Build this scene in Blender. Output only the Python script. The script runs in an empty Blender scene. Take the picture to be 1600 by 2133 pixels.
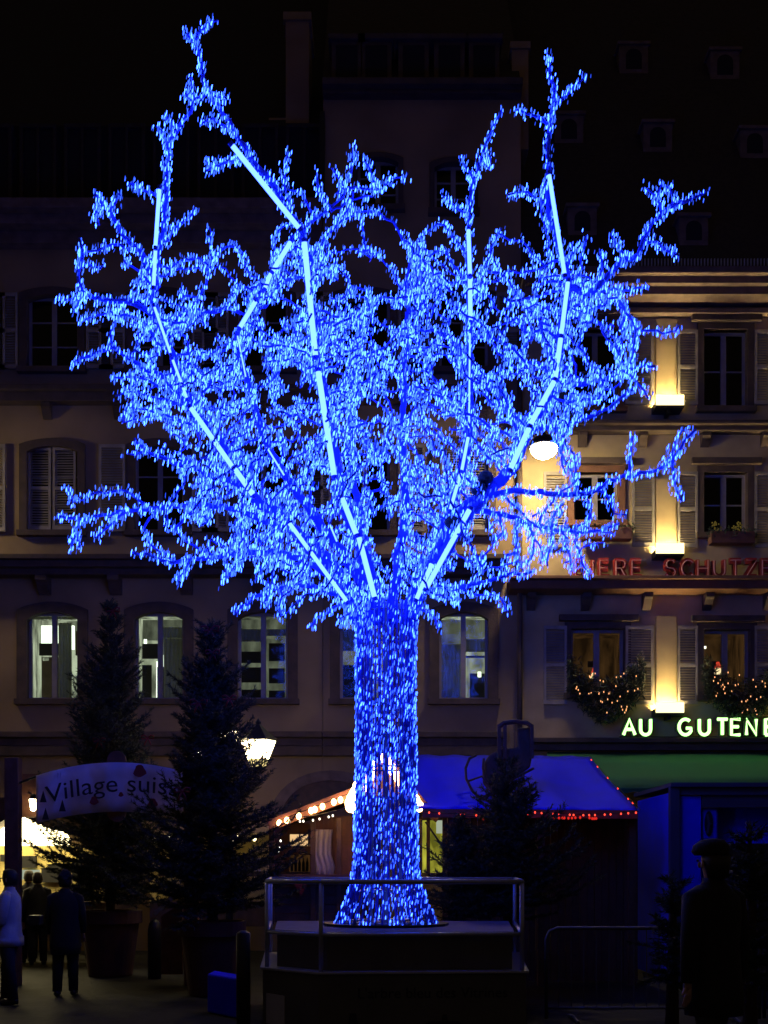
import bpy, bmesh, math, random
import numpy as np
from mathutils import Vector, Matrix
R = random.Random(7)
NR = np.random.RandomState(11)
S = bpy.context.scene
COL = S.collection
# ---------------------------------------------------------------- camera
F, CH, HZ = 2268.0, 1.7, 1805.0          # focal length in photo pixels, eye height, horizon row
cam = bpy.data.cameras.new('camera'); camo = bpy.data.objects.new('camera', cam); COL.objects.link(camo)
camo.location = (0, 0, CH); camo.rotation_euler = (math.radians(90), 0, 0)
cam.sensor_fit = 'HORIZONTAL'; cam.sensor_width = 36; cam.lens = 36 * F / 1600
cam.shift_y = (HZ - 1066.5) / 1600; cam.clip_end = 500; cam.clip_start = 0.1
S.camera = camo
# ---------------------------------------------------------------- night sky
W = bpy.data.worlds.new('World'); S.world = W; W.use_nodes = True
nt = W.node_tree
sky = nt.nodes.new('ShaderNodeTexSky'); sky.sky_type = 'NISHITA'; sky.sun_disc = False
sky.sun_elevation = math.radians(-4); sky.sun_rotation = math.radians(200)
glow = nt.nodes.new('ShaderNodeMix'); glow.data_type = 'RGBA'; glow.blend_type = 'ADD'; glow.inputs[0].default_value = 1.0
nt.links.new(sky.outputs[0], glow.inputs[6]); glow.inputs[7].default_value = (.50, .34, .25, 1)      # town sky glow over the night sky
nt.links.new(glow.outputs[2], nt.nodes['Background'].inputs[0])
nt.nodes['Background'].inputs[1].default_value = 0.05
S.view_settings.view_transform = 'Standard'; S.view_settings.look = 'None'
S.view_settings.exposure = 0; S.view_settings.gamma = 1; S.view_settings.use_curve_mapping = False
S.cycles.use_denoising = True
S.cycles.max_bounces = 6; S.cycles.diffuse_bounces = 2; S.cycles.glossy_bounces = 3
S.cycles.transparent_max_bounces = 12; S.cycles.sample_clamp_indirect = 6
S.cycles.caustics_reflective = False; S.cycles.caustics_refractive = False

def X(px, Y): return (px - 800) * Y / F
def Z(py, Y): return CH + (HZ - py) * Y / F
def P(px, py, Y): return Vector((X(px, Y), Y, Z(py, Y)))

# ---------------------------------------------------------------- materials
def mat(name, col, rough=0.8, metal=0.0, var=0.25, vscale=3.0, bump=0.0, bscale=40.0, emit=None, estr=0.0, trans=0.0, spec=0.5, stripes=None):
    m = bpy.data.materials.new(name); m.use_nodes = True
    n = m.node_tree.nodes; l = m.node_tree.links; b = n['Principled BSDF']
    b.inputs['Roughness'].default_value = rough; b.inputs['Metallic'].default_value = metal
    b.inputs['Specular IOR Level'].default_value = spec
    tc = n.new('ShaderNodeTexCoord')
    if var > 0:
        t = n.new('ShaderNodeTexNoise'); t.inputs['Scale'].default_value = vscale; t.inputs['Detail'].default_value = 6
        l.new(tc.outputs['Object'], t.inputs['Vector'])
        r = n.new('ShaderNodeValToRGB'); l.new(t.outputs[0], r.inputs[0])
        r.color_ramp.elements[0].position = .3; r.color_ramp.elements[1].position = .72
        r.color_ramp.elements[0].color = tuple(c * (1 - var) for c in col) + (1,)
        r.color_ramp.elements[1].color = tuple(min(1, c * (1 + var)) for c in col) + (1,)
        l.new(r.outputs[0], b.inputs['Base Color'])
        rr = n.new('ShaderNodeMapRange'); l.new(t.outputs[0], rr.inputs[0])
        rr.inputs[3].default_value = max(0, rough - .12); rr.inputs[4].default_value = min(1, rough + .12)
        l.new(rr.outputs[0], b.inputs['Roughness'])
    else:
        b.inputs['Base Color'].default_value = tuple(col) + (1,)
    if bump > 0:
        t2 = n.new('ShaderNodeTexNoise'); t2.inputs['Scale'].default_value = bscale; t2.inputs['Detail'].default_value = 5
        l.new(tc.outputs['Object'], t2.inputs['Vector'])
        bp = n.new('ShaderNodeBump'); bp.inputs['Strength'].default_value = bump; bp.inputs['Distance'].default_value = .02
        l.new(t2.outputs[0], bp.inputs['Height']); l.new(bp.outputs[0], b.inputs['Normal'])
    if emit:
        b.inputs['Emission Color'].default_value = tuple(emit) + (1,)
        b.inputs['Emission Strength'].default_value = estr
    if trans > 0:
        tr = n.new('ShaderNodeBsdfTranslucent'); tr.inputs[0].default_value = tuple(col) + (1,)
        mx = n.new('ShaderNodeMixShader'); mx.inputs[0].default_value = trans
        l.new(b.outputs[0], mx.inputs[1]); l.new(tr.outputs[0], mx.inputs[2])
        l.new(mx.outputs[0], n['Material Output'].inputs[0])
    return m
def emis(name, col, s, var=0):
    m = bpy.data.materials.new(name); m.use_nodes = True
    n = m.node_tree.nodes; n.remove(n['Principled BSDF'])
    e = n.new('ShaderNodeEmission'); e.inputs[0].default_value = tuple(col) + (1,); e.inputs[1].default_value = s
    if var:      # lit wall with hangings and clutter: uneven brightness
        l = m.node_tree.links; tc = n.new('ShaderNodeTexCoord'); mp = n.new('ShaderNodeMapping'); mp.inputs['Scale'].default_value = (1, 1, .35)
        t = n.new('ShaderNodeTexNoise'); t.inputs['Scale'].default_value = 5; t.inputs['Detail'].default_value = 5; r = n.new('ShaderNodeMapRange')
        l.new(tc.outputs['Object'], mp.inputs[0]); l.new(mp.outputs[0], t.inputs['Vector']); l.new(t.outputs[0], r.inputs[0])
        r.inputs[1].default_value = .35; r.inputs[2].default_value = .68; r.inputs[3].default_value = s * (1 - var); r.inputs[4].default_value = s * (1 + var); l.new(r.outputs[0], e.inputs[1])
    m.node_tree.links.new(e.outputs[0], n['Material Output'].inputs[0]); return m
def glassm(name, tint=(.85, .88, .86), gl=.05):
    m = bpy.data.materials.new(name); m.use_nodes = True
    n = m.node_tree.nodes; l = m.node_tree.links; n.remove(n['Principled BSDF'])
    t = n.new('ShaderNodeBsdfTransparent'); t.inputs[0].default_value = tint + (1,)
    g = n.new('ShaderNodeBsdfGlossy'); g.inputs['Roughness'].default_value = .03
    tc = n.new('ShaderNodeTexCoord'); no = n.new('ShaderNodeTexNoise'); no.inputs['Scale'].default_value = 2.5
    l.new(tc.outputs['Object'], no.inputs['Vector'])
    bp = n.new('ShaderNodeBump'); bp.inputs['Strength'].default_value = .15; bp.inputs['Distance'].default_value = .01
    l.new(no.outputs[0], bp.inputs['Height']); l.new(bp.outputs[0], g.inputs['Normal'])
    f = n.new('ShaderNodeFresnel'); f.inputs[0].default_value = 1.3
    a = n.new('ShaderNodeMath'); a.operation = 'ADD'; a.inputs[1].default_value = gl - .04; l.new(f.outputs[0], a.inputs[0])
    x = n.new('ShaderNodeMixShader'); l.new(a.outputs[0], x.inputs[0]); l.new(t.outputs[0], x.inputs[1]); l.new(g.outputs[0], x.inputs[2])
    l.new(x.outputs[0], n['Material Output'].inputs[0]); return m

BLUE = (0.026, 0.086, 1.0)
M = dict(
    plaster=mat('plaster', (.32, .215, .095), .9, var=.30, vscale=.8, bump=.25, bscale=60),
    plaster_c=mat('plaster_cream', (.50, .37, .165), .9, var=.24, vscale=1.5, bump=.25, bscale=60),
    stone=mat('sandstone', (.17, .115, .085), .9, var=.3, vscale=5, bump=.4, bscale=30),
    stone_d=mat('sandstone_dark', (.10, .066, .045), .9, var=.3, vscale=4, bump=.4, bscale=30),
    stone_o=mat('ochre_stone', (.20, .09, .042), .85, var=.2, vscale=4, bump=.3, bscale=30),
    wframe=mat('window_paint', (.30, .26, .22), .5, var=.12, vscale=8),
    shutter=mat('shutter_paint', (.33, .28, .20), .6, var=.2, vscale=6),
    dark=mat('dark_interior', (.012, .011, .012), .9, var=0),
    slate=mat('dark_slate', (.012, .010, .010), .9, var=.3, vscale=6, bump=.5, bscale=14), tubeglass=mat('old_neon_glass', (.75, .35, .28), .25, var=0),
    stallwall=mat('cream_stall_lining', (.72, .56, .20), .8, var=.3, vscale=3),
    roof=mat('roof_tiles', (.035, .025, .022), .85, var=.4, vscale=8, bump=.8, bscale=12),
    pave=mat('paving', (.012, .011, .0085), .7, spec=.25, var=.35, vscale=2.2, bump=.5, bscale=9),
    glass=glassm('glass'), glass_d=glassm('glass_dark', (.5, .5, .5), .05),
    iron=mat('painted_iron', (.03, .03, .032), .45, .6, var=.2, vscale=12),
    steel=mat('galvanised_steel', (.42, .44, .5), .34, .45, var=.15, vscale=9, bump=.05),
    wood=mat('dark_wood', (.085, .045, .028), .7, var=.35, vscale=7, bump=.3, bscale=25),
    woodr=mat('red_brown_wood', (.16, .065, .04), .65, var=.3, vscale=7, bump=.3, bscale=25),
    terra=mat('terracotta', (.075, .028, .02), .85, var=.25, vscale=5, bump=.2),
    needle=mat('fir_needles', (.022, .035, .017), .7, var=.45, vscale=2.5),
    bark=mat('fir_bark', (.05, .035, .025), .95, var=.3, vscale=9, bump=.5),
    cord=mat('branch_wrapping', (.05, .08, .85), .7, var=.15, vscale=14, bump=.2, trans=.0),
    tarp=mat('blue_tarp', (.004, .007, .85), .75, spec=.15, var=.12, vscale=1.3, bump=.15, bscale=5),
    canvas_g=mat('green_canvas', (.015, .13, .055), .8, var=.12, vscale=2),
    canvas_t=mat('tan_canvas', (.35, .24, .12), .8, var=.2, vscale=2),
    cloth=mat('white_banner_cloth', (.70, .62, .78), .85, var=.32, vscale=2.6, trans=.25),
    print_d=mat('dark_print', (.02, .018, .03), .8, var=0), print_r=mat('red_print', (.28, .03, .03), .8, var=0),
    cabin=mat('cabin_blue_light_tint', (.025, .035, .9), .6, var=.08, vscale=3, spec=.2), white=mat('white_panel', (.42, .42, .46), .45, var=.08, vscale=3),  # cabin: blue light from the tree put into the colour of pale panels
    skirt=mat('grey_skirting', (.10, .095, .10), .8, var=.2, vscale=3, bump=.2),
    concrete=mat('concrete', (.10, .10, .15), .9, var=.2, vscale=5, bump=.4),  # plinth top: blue tree light tinted into the grey
    red=mat('red_fabric', (.20, .014, .012), .7, var=.2, vscale=9), redl=mat('red_letter_paint', (.40, .035, .02), .5, var=.15, vscale=9),
    gold=mat('ornament_gold', (.5, .3, .08), .3, .8, var=0),
    skin=mat('skin', (.42, .25, .18), .6, var=.05), hair=mat('dark_hair', (.02, .014, .01), .6, var=.1),
    coat_b=mat('black_coat', (.014, .013, .014), .9, var=.2, vscale=10, bump=.2), coat_l=mat('pale_jacket', (.42, .42, .48), .85, var=.12, vscale=10, bump=.2),
    trous=mat('dark_trousers', (.018, .018, .022), .9, var=.2, vscale=10), shoe=mat('black_shoe', (.012, .012, .012), .4, var=0),
    curtain=mat('lace_curtain', (.5, .5, .42), .9, var=.15, vscale=12, trans=.55),
    sheet=mat('grey_sheet', (.42, .38, .36), .9, var=.1, vscale=6),
    leaf=mat('garden_leaf', (.05, .075, .03), .7, var=.4, vscale=9), flower=mat('yellow_flower', (.5, .42, .04), .6, var=.2, vscale=20),
    grass=mat('dry_foliage', (.22, .17, .10), .8, var=.4, vscale=9),
)
E = dict(
    tube=emis('neon_tube_light', (.045, .105, 1.0), 9.0), led1=emis('led_bright', BLUE, 14.0), led2=emis('led_mid', BLUE, 4.0), led3=emis('led_dim', BLUE, 1.3),
    warm=emis('warm_bulb', (1, .55, .2), 22), tiny=emis('amber_micro_bulb', (1, .42, .16), 1.7), redb=emis('red_bulb', (1, .06, .03), 2.6), redd=emis('red_bulb_dim', (1, .03, .02), .7),
    flood=emis('flood_lens', (1, .78, .38), 300), opal=emis('opal_flood_front', (1, .86, .42), 2.2), globe=emis('street_globe', (1, .82, .50), 150), lantern_y=emis('lantern_lower_glass', (1, .80, .32), 1.5), lantern=emis('lantern_glass', (1, .80, .42), 18),
    stall=emis('stall_tube_and_ceiling_glow', (1, .84, .42), 7), neon=emis('green_white_neon', (.42, 1.0, .26), 3.4), yel=emis('yellow_lit_glass', (.62, .60, .06), .55, .7), yel2=emis('white_lit_notice', (.7, .8, .6), .5),
    room=emis('lit_room_wall', (.68, .74, .52), .58, .7), roomd=emis('dim_room_wall', (.60, .66, .46), .16, .7), roomb=emis('bright_room_wall', (.88, 1.0, .78), 3.0),
    amber=emis('amber_room_wall', (.55, .25, .08), .07, .7), amber2=emis('orange_lit_shelf', (1, .62, .28), .9), shade=emis('lamp_shade', (1, .75, .4), 1.6), shader=emis('red_lamp_shade', (1, .08, .04), .9), spot=emis('lit_spot', (1, .9, .7), 3),
)

# ---------------------------------------------------------------- object helpers
ORG = {}
def tag(o, label=None, cat=None, group=None, kind=None):
    if label: o['label'] = label
    if cat: o['category'] = cat
    if group: o['group'] = group
    if kind: o['kind'] = kind
    return o
def thing(name, label, cat, loc, group=None):
    o = bpy.data.objects.new(name, None); COL.objects.link(o); o.location = loc; o.empty_display_size = .2
    ORG[o] = Vector(loc); return tag(o, label, cat, group)
class MB:
    def __init__(s): s.v = []; s.f = []; s.mi = []; s.cur = 0
    def add(s, vs, fs):
        b = len(s.v); s.v.extend([tuple(v) for v in vs]); s.f.extend([tuple(b + i for i in f) for f in fs]); s.mi.extend([s.cur] * len(fs)); return s
    def box(s, x0, x1, y0, y1, z0, z1):
        v = [(x0, y0, z0), (x1, y0, z0), (x1, y1, z0), (x0, y1, z0), (x0, y0, z1), (x1, y0, z1), (x1, y1, z1), (x0, y1, z1)]
        return s.add(v, [(0, 3, 2, 1), (4, 5, 6, 7), (0, 1, 5, 4), (1, 2, 6, 5), (2, 3, 7, 6), (3, 0, 4, 7)])
    def beam(s, a, b, w, h=None):
        a = Vector(a); b = Vector(b); h = h or w; d = (b - a).normalized()
        up = Vector((0, 0, 1)) if abs(d.z) < .9 else Vector((0, 1, 0))
        u = d.cross(up).normalized() * w / 2; n = u.cross(d).normalized() * h / 2
        v = [a - u - n, a + u - n, a + u + n, a - u + n, b - u - n, b + u - n, b + u + n, b - u + n]
        return s.add(v, [(0, 1, 2, 3), (7, 6, 5, 4), (0, 4, 5, 1), (1, 5, 6, 2), (2, 6, 7, 3), (3, 7, 4, 0)])
    def tube(s, pts, rad, n=8, cap=True):
        pts = [Vector(p) for p in pts]; k = len(pts)
        if not hasattr(rad, '__len__'): rad = [rad] * k
        ref = None; vs = []
        for i, p in enumerate(pts):
            d = (pts[min(i + 1, k - 1)] - pts[max(i - 1, 0)])
            d = d.normalized() if d.length > 1e-9 else Vector((0, 0, 1))
            if ref is None: ref = Vector((0, 0, 1)) if abs(d.z) < .9 else Vector((1, 0, 0))
            u = d.cross(ref)
            if u.length < 1e-4: u = d.cross(Vector((.3, .5, .8)))
            u.normalize(); w = u.cross(d).normalized(); ref = w
            for j in range(n):
                a = 2 * math.pi * j / n; vs.append(p + (u * math.cos(a) + w * math.sin(a)) * rad[i])
        fs = [(i * n + j, i * n + (j + 1) % n, (i + 1) * n + (j + 1) % n, (i + 1) * n + j) for i in range(k - 1) for j in range(n)]
        if cap: fs += [tuple(range(n - 1, -1, -1)), tuple((k - 1) * n + j for j in range(n))]
        return s.add(vs, fs)
    def lathe(s, c, prof, n=20, sx=1, sy=1):
        vs = []
        for r, z in prof:
            for j in range(n):
                a = 2 * math.pi * j / n; vs.append((c[0] + r * sx * math.cos(a), c[1] + r * sy * math.sin(a), c[2] + z))
        k = len(prof)
        fs = [(i * n + j, i * n + (j + 1) % n, (i + 1) * n + (j + 1) % n, (i + 1) * n + j) for i in range(k - 1) for j in range(n)]
        fs += [tuple(range(n - 1, -1, -1)), tuple((k - 1) * n + j for j in range(n))]
        return s.add(vs, fs)
    def ball(s, c, r, n=8, m=5, sz=1.0, sx=1.0, sy=1.0):
        return s.lathe(c, [(max(1e-4, r * math.sin(math.pi * i / m)), -r * sz * math.cos(math.pi * i / m)) for i in range(m + 1)], n, sx, sy)
    def prism(s, pts, y0, y1):            # polygon in x,z extruded along y
        n = len(pts)
        v = [(x, y0, z) for x, z in pts] + [(x, y1, z) for x, z in pts]
        return s.add(v, [tuple(range(n)), tuple(range(2 * n - 1, n - 1, -1))] + [(i, (i + 1) % n + 0, (i + 1) % n + n, i + n)[::-1] for i in range(n)])
    def slab(s, pts, z0, z1):             # polygon in x,y extruded in z
        n = len(pts)
        v = [(x, y, z0) for x, y in pts] + [(x, y, z1) for x, y in pts]
        return s.add(v, [tuple(range(n - 1, -1, -1)), tuple(range(n, 2 * n))] + [(i, (i + 1) % n, (i + 1) % n + n, i + n) for i in range(n)])
    def sheet(s, g, th=.01):              # grid of points -> thin two sided slab
        nr = len(g); nc = len(g[0]); b = [Vector(p) for r in g for p in r]
        nrm = (b[1] - b[0]).cross(b[nc] - b[0]).normalized() * th
        v = b + [p + nrm for p in b]; o = nr * nc; fs = []
        for i in range(nr - 1):
            for j in range(nc - 1):
                q = (i * nc + j, i * nc + j + 1, (i + 1) * nc + j + 1, (i + 1) * nc + j)
                fs += [q, tuple(o + t for t in q[::-1])]
        for i in range(nr - 1):
            fs += [(i * nc, (i + 1) * nc, o + (i + 1) * nc, o + i * nc), (i * nc + nc - 1, o + i * nc + nc - 1, o + (i + 1) * nc + nc - 1, (i + 1) * nc + nc - 1)]
        for j in range(nc - 1):
            fs += [(j, o + j, o + j + 1, j + 1), ((nr - 1) * nc + j, (nr - 1) * nc + j + 1, o + (nr - 1) * nc + j + 1, o + (nr - 1) * nc + j)]
        return s.add(v, fs)
    def build(s, name, m, parent=None, smooth=False, bevel=0, loc=None, label=None, cat=None, group=None, kind=None):
        org = ORG.get(parent, Vector((0, 0, 0))) if parent else (Vector(loc) if loc is not None else Vector((0, 0, 0)))
        me = bpy.data.meshes.new(name)
        va = np.array(s.v, dtype=float).reshape(-1, 3) - np.array(org)
        me.from_pydata(va.tolist(), [], s.f)
        for mm in (m if isinstance(m, (list, tuple)) else [m]): me.materials.append(mm)
        if isinstance(m, (list, tuple)): me.polygons.foreach_set('material_index', s.mi)
        if smooth: me.polygons.foreach_set('use_smooth', [True] * len(me.polygons))
        me.update()
        o = bpy.data.objects.new(name, me); COL.objects.link(o)
        if parent: o.parent = parent
        else: o.location = org
        ORG[o] = org
        if bevel:
            b = o.modifiers.new('bevel', 'BEVEL'); b.width = bevel; b.segments = 2; b.limit_method = 'ANGLE'
        return tag(o, label, cat, group, kind)
def dup(o, parent=None, loc=None):
    c = o.copy(); COL.objects.link(c)
    if parent: c.parent = parent
    if loc is not None: c.location = loc
    return c
def dup_tree(o, loc, label=None):
    c = dup(o, loc=loc); ORG[c] = Vector(loc)
    if label: c['label'] = label
    for ch in [x for x in bpy.data.objects if x.parent == o]:
        d = dup(ch, c)
        for g in [x for x in bpy.data.objects if x.parent == ch]: dup(g, d)
    return c
def letters(v, f):
    """split flat text into its letters by x overlap"""
    par = list(range(len(v)))
    def find(a):
        while par[a] != a: par[a] = par[par[a]]; a = par[a]
        return a
    for q in f:
        for t in q[1:]: par[find(t)] = find(q[0])
    isl = {}
    for q in f: isl.setdefault(find(q[0]), []).append(q)
    it = sorted(((min(v[t][0] for q in qs for t in q), max(v[t][0] for q in qs for t in q), qs) for qs in isl.values()), key=lambda a: a[0])
    out = []
    for a, b, qs in it:
        if out and a < out[-1][1] - .25 * min(b - a, out[-1][1] - out[-1][0]): out[-1][1] = max(b, out[-1][1]); out[-1][2] += qs
        else: out.append([a, b, list(qs)])
    res = []
    for _, _, qs in out:
        ids = sorted({t for q in qs for t in q}); m = {t: i for i, t in enumerate(ids)}
        res.append(([v[t] for t in ids], [tuple(m[t] for t in q) for q in qs]))
    return res
def text_polys(txt, size):
    cu = bpy.data.curves.new('t', 'FONT'); cu.body = txt; cu.size = size; cu.resolution_u = 3
    ob = bpy.data.objects.new('t', cu); COL.objects.link(ob)
    dg = bpy.context.evaluated_depsgraph_get(); me = ob.evaluated_get(dg).to_mesh()
    v = [tuple(p.co) for p in me.vertices]; f = [tuple(p.vertices) for p in me.polygons]
    ob.evaluated_get(dg).to_mesh_clear(); bpy.data.objects.remove(ob); bpy.data.curves.remove(cu)
    return v, f

# ================================================================ ground
g = MB()
xs = np.linspace(-60, 60, 41); ys = np.linspace(-8, 60, 35)
g.add([(x, y, 0) for y in ys for x in xs], [(j * 41 + i, j * 41 + i + 1, (j + 1) * 41 + i + 1, (j + 1) * 41 + i) for j in range(34) for i in range(40)])
g.build('ground', M['pave'], kind='structure')
FY = 22.0
def fx(p): return X(p, FY)
def fz(p): return Z(p, FY)

def wall(name, x0, x1, z0, z1, Y, holes, m, parent, depth=.35, back=False):
    xs = sorted({x0, x1, *[h[0] for h in holes], *[h[1] for h in holes]}); zs = sorted({z0, z1, *[h[2] for h in holes], *[h[3] for h in holes]})
    b = MB()
    for i in range(len(xs) - 1):
        for j in range(len(zs) - 1):
            cx, cz = (xs[i] + xs[i + 1]) / 2, (zs[j] + zs[j + 1]) / 2
            if any(h[0] < cx < h[1] and h[2] < cz < h[3] for h in holes): continue
            for yy, fl in ((Y, 0), (Y + depth, 1)):
                q = [(xs[i], yy, zs[j]), (xs[i + 1], yy, zs[j]), (xs[i + 1], yy, zs[j + 1]), (xs[i], yy, zs[j + 1])]
                b.add(q, [(0, 1, 2, 3) if not fl else (3, 2, 1, 0)])
    for a, c, d, e in list(holes) + [(x0, x1, z0, z1)]:
        v = [(a, Y, d), (c, Y, d), (c, Y, e), (a, Y, e), (a, Y + depth, d), (c, Y + depth, d), (c, Y + depth, e), (a, Y + depth, e)]
        b.add(v, [(0, 1, 5, 4), (1, 2, 6, 5), (2, 3, 7, 6), (3, 0, 4, 7)])
    return b.build(name, m, parent)

def arc_ring(x0, x1, z0, z1, rise, w, n=12):
    """inner and outer outline of a window surround with a segmental head"""
    def line(a0, a1, b0, b1, r):
        pts = [(a0, b0)]
        for i in range(n + 1):
            t = i / n; pts.append((a0 + (a1 - a0) * t, b1 - r + r * math.sin(math.pi * t) ** .8 if r > 0 else b1))
        pts.append((a1, b0)); return pts
    return line(x0, x1, z0, z1, rise), line(x0 - w, x1 + w, z0, z1 + w, rise)

def window(parent, px0, px1, py0, py1, Y, rise=.0, w=.16, sm='stone', lit=None, bars=2, sill=True, room_d=.9, glassk='glass', mull=.10):
    s = Y / F; x0, x1, z0, z1 = X(px0, Y), X(px1, Y), Z(py1, Y), Z(py0, Y)
    inn, out = arc_ring(x0, x1, z0, z1, rise, w)
    b = MB(); n = len(inn)
    ya, yb = Y - .06, Y + .10
    v = [(x, ya, z) for x, z in inn] + [(x, ya, z) for x, z in out] + [(x, yb, z) for x, z in inn] + [(x, Y + .001, z) for x, z in out]
    for i in range(n - 1):
        b.add([v[i], v[i + 1], v[n + i + 1], v[n + i]], [(0, 1, 2, 3)])
        b.add([v[i], v[i + 1], v[2 * n + i + 1], v[2 * n + i]], [(3, 2, 1, 0)])
        b.add([v[n + i], v[n + i + 1], v[3 * n + i + 1], v[3 * n + i]], [(0, 1, 2, 3)])
    if rise > 0:      # fill between the arch and the square head of the opening, behind the surround
        for i in range(1, n - 2):
            b.add([(inn[i][0], yb, inn[i][1]), (inn[i + 1][0], yb, inn[i + 1][1]), (inn[i + 1][0], yb, z1 + .03), (inn[i][0], yb, z1 + .03)], [(0, 1, 2, 3)])
    wd = b.build('window', M[sm], parent)
    f = MB(); fw = .055; yf0, yf1 = Y + .12, Y + .18
    f.box(x0, x0 + fw, yf0, yf1, z0, z1); f.box(x1 - fw, x1, yf0, yf1, z0, z1)
    f.box(x0 + fw, x1 - fw, yf0, yf1, z0, z0 + fw); f.box(x0 + fw, x1 - fw, yf0, yf1, z1 - fw, z1)
    xm = (x0 + x1) / 2; f.box(xm - mull / 2, xm + mull / 2, yf0 - .015, yf1, z0 + fw, z1 - fw)
    for k in range(bars):
        zz = z0 + (z1 - z0) * (k + 1) / (bars + 1)
        f.box(x0 + fw, xm - mull / 2, yf0 + .012, yf1 - .012, zz - .014, zz + .014); f.box(xm + mull / 2, x1 - fw, yf0 + .012, yf1 - .012, zz - .014, zz + .014)
    f.build('frame', M['wframe'], wd)
    for a, c in ((x0 + fw, xm - mull / 2), (xm + mull / 2, x1 - fw)):
        MB().box(a, c, Y + .147, Y + .153, z0 + fw, z1 - fw).build('pane', M[glassk], wd)
    if sill: MB().box(x0 - w - .03, x1 + w + .03, Y - .14, Y + .12, z0 - .11, z0 - .001).build('sill', M[sm], wd)
    r = MB(); yb0, yb1 = Y + .352, Y + .35 + room_d; e = .15
    for q in ([(x0 - e, yb1, z0 - e), (x1 + e, yb1, z0 - e), (x1 + e, yb1, z1 + e), (x0 - e, yb1, z1 + e)],
              [(x0 - e, yb0, z0 - e), (x0 - e, yb1, z0 - e), (x0 - e, yb1, z1 + e), (x0 - e, yb0, z1 + e)],
              [(x1 + e, yb0, z0 - e), (x1 + e, yb1, z0 - e), (x1 + e, yb1, z1 + e), (x1 + e, yb0, z1 + e)],
              [(x0 - e, yb0, z0 - e), (x1 + e, yb0, z0 - e), (x1 + e, yb1, z0 - e), (x0 - e, yb1, z0 - e)],
              [(x0 - e, yb0, z1 + e), (x1 + e, yb0, z1 + e), (x1 + e, yb1, z1 + e), (x0 - e, yb1, z1 + e)]): r.add(q, [(0, 1, 2, 3)])
    r.build('room', E[lit] if lit else M['dark'], wd)
    return wd, (x0, x1, z0, z1)
def inside(wd, name, px0, px1, py0, py1, Y, dy, m, th=.04):
    MB().box(X(px0, Y), X(px1, Y), Y + dy, Y + dy + th, Z(py1, Y), Z(py0, Y)).build(name, m, wd)
def curtain(wd, px0, px1, py0, py1, Y, dy=.3, m=None, folds=7, amp=.02):
    x0, x1, z0, z1 = X(px0, Y), X(px1, Y), Z(py1, Y), Z(py0, Y); n = folds * 6
    g = [[(x0 + (x1 - x0) * i / n, Y + dy + amp * math.sin(i * 2 * math.pi / 6 + .4 * j) * (1 + .4 * math.sin(i * .7)), z1 + (z0 - z1) * j / 3) for i in range(n + 1)] for j in range(4)]
    MB().sheet(g, .004).build('curtain', m or M['curtain'], wd, smooth=True)
def shutter(parent, px0, px1, py0, py1, Y, m='shutter'):
    x0, x1, z0, z1 = X(px0, Y), X(px1, Y), Z(py1, Y), Z(py0, Y); b = MB(); f = .05; a, c = Y - .075, Y - .03
    b.box(x0, x0 + f, a, c, z0, z1); b.box(x1 - f, x1, a, c, z0, z1)
    zm = (z0 + z1) / 2
    for q0, q1 in ((z0, z0 + .07), (zm - .035, zm + .035), (z1 - .07, z1)): b.box(x0 + f, x1 - f, a, c, q0, q1)
    sh = b.build('shutter', M[m], parent)
    s = MB(); z = z0 + .09
    while z < z1 - .09:
        if abs(z - zm) > .05: s.add([(x0 + f, a + .006, z - .012), (x1 - f, a + .006, z - .012), (x1 - f, c - .004, z + .022), (x0 + f, c - .004, z + .022), (x0 + f, a + .006, z - .004), (x1 - f, a + .006, z - .004), (x1 - f, c - .004, z + .03), (x0 + f, c - .004, z + .03)],
                  [(0, 1, 2, 3), (7, 6, 5, 4), (0, 4, 5, 1), (3, 2, 6, 7)])
        z += .052
    s.build('louvre_slats', M[m], sh, kind='stuff')
    return sh
def bracket(parent, px, py0, py1, Y, m, w=26, d=.34, name='bracket'):
    x0, x1 = X(px - w / 2, Y), X(px + w / 2, Y); zt, zb = Z(py0, Y), Z(py1, Y); h = zt - zb
    prof = [(0, 0), (-d, 0), (-d, -h * .3), (-d * .75, -h * .42), (-d * .55, -h * .7), (-d * .2, -h), (0, -h)]
    v = [(x0, Y + p, zt + q) for p, q in prof] + [(x1, Y + p, zt + q) for p, q in prof]; n = len(prof)
    MB().add(v, [tuple(range(n)), tuple(range(2 * n - 1, n - 1, -1))] + [(i, i + n, (i + 1) % n + n, (i + 1) % n) for i in range(n)]).build(name, m, parent)
def course(parent, name, x0, x1, steps, Y, m):
    """horizontal moulding: steps = (py_top, py_bottom, projection)"""
    b = MB()
    for i, (a, c, d) in enumerate(steps): b.box(x0, x1, Y - d, Y + .02 + .001 * i, Z(c, Y) + .001, Z(a, Y))
    return b.build(name, m, parent, bevel=.012)

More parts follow.
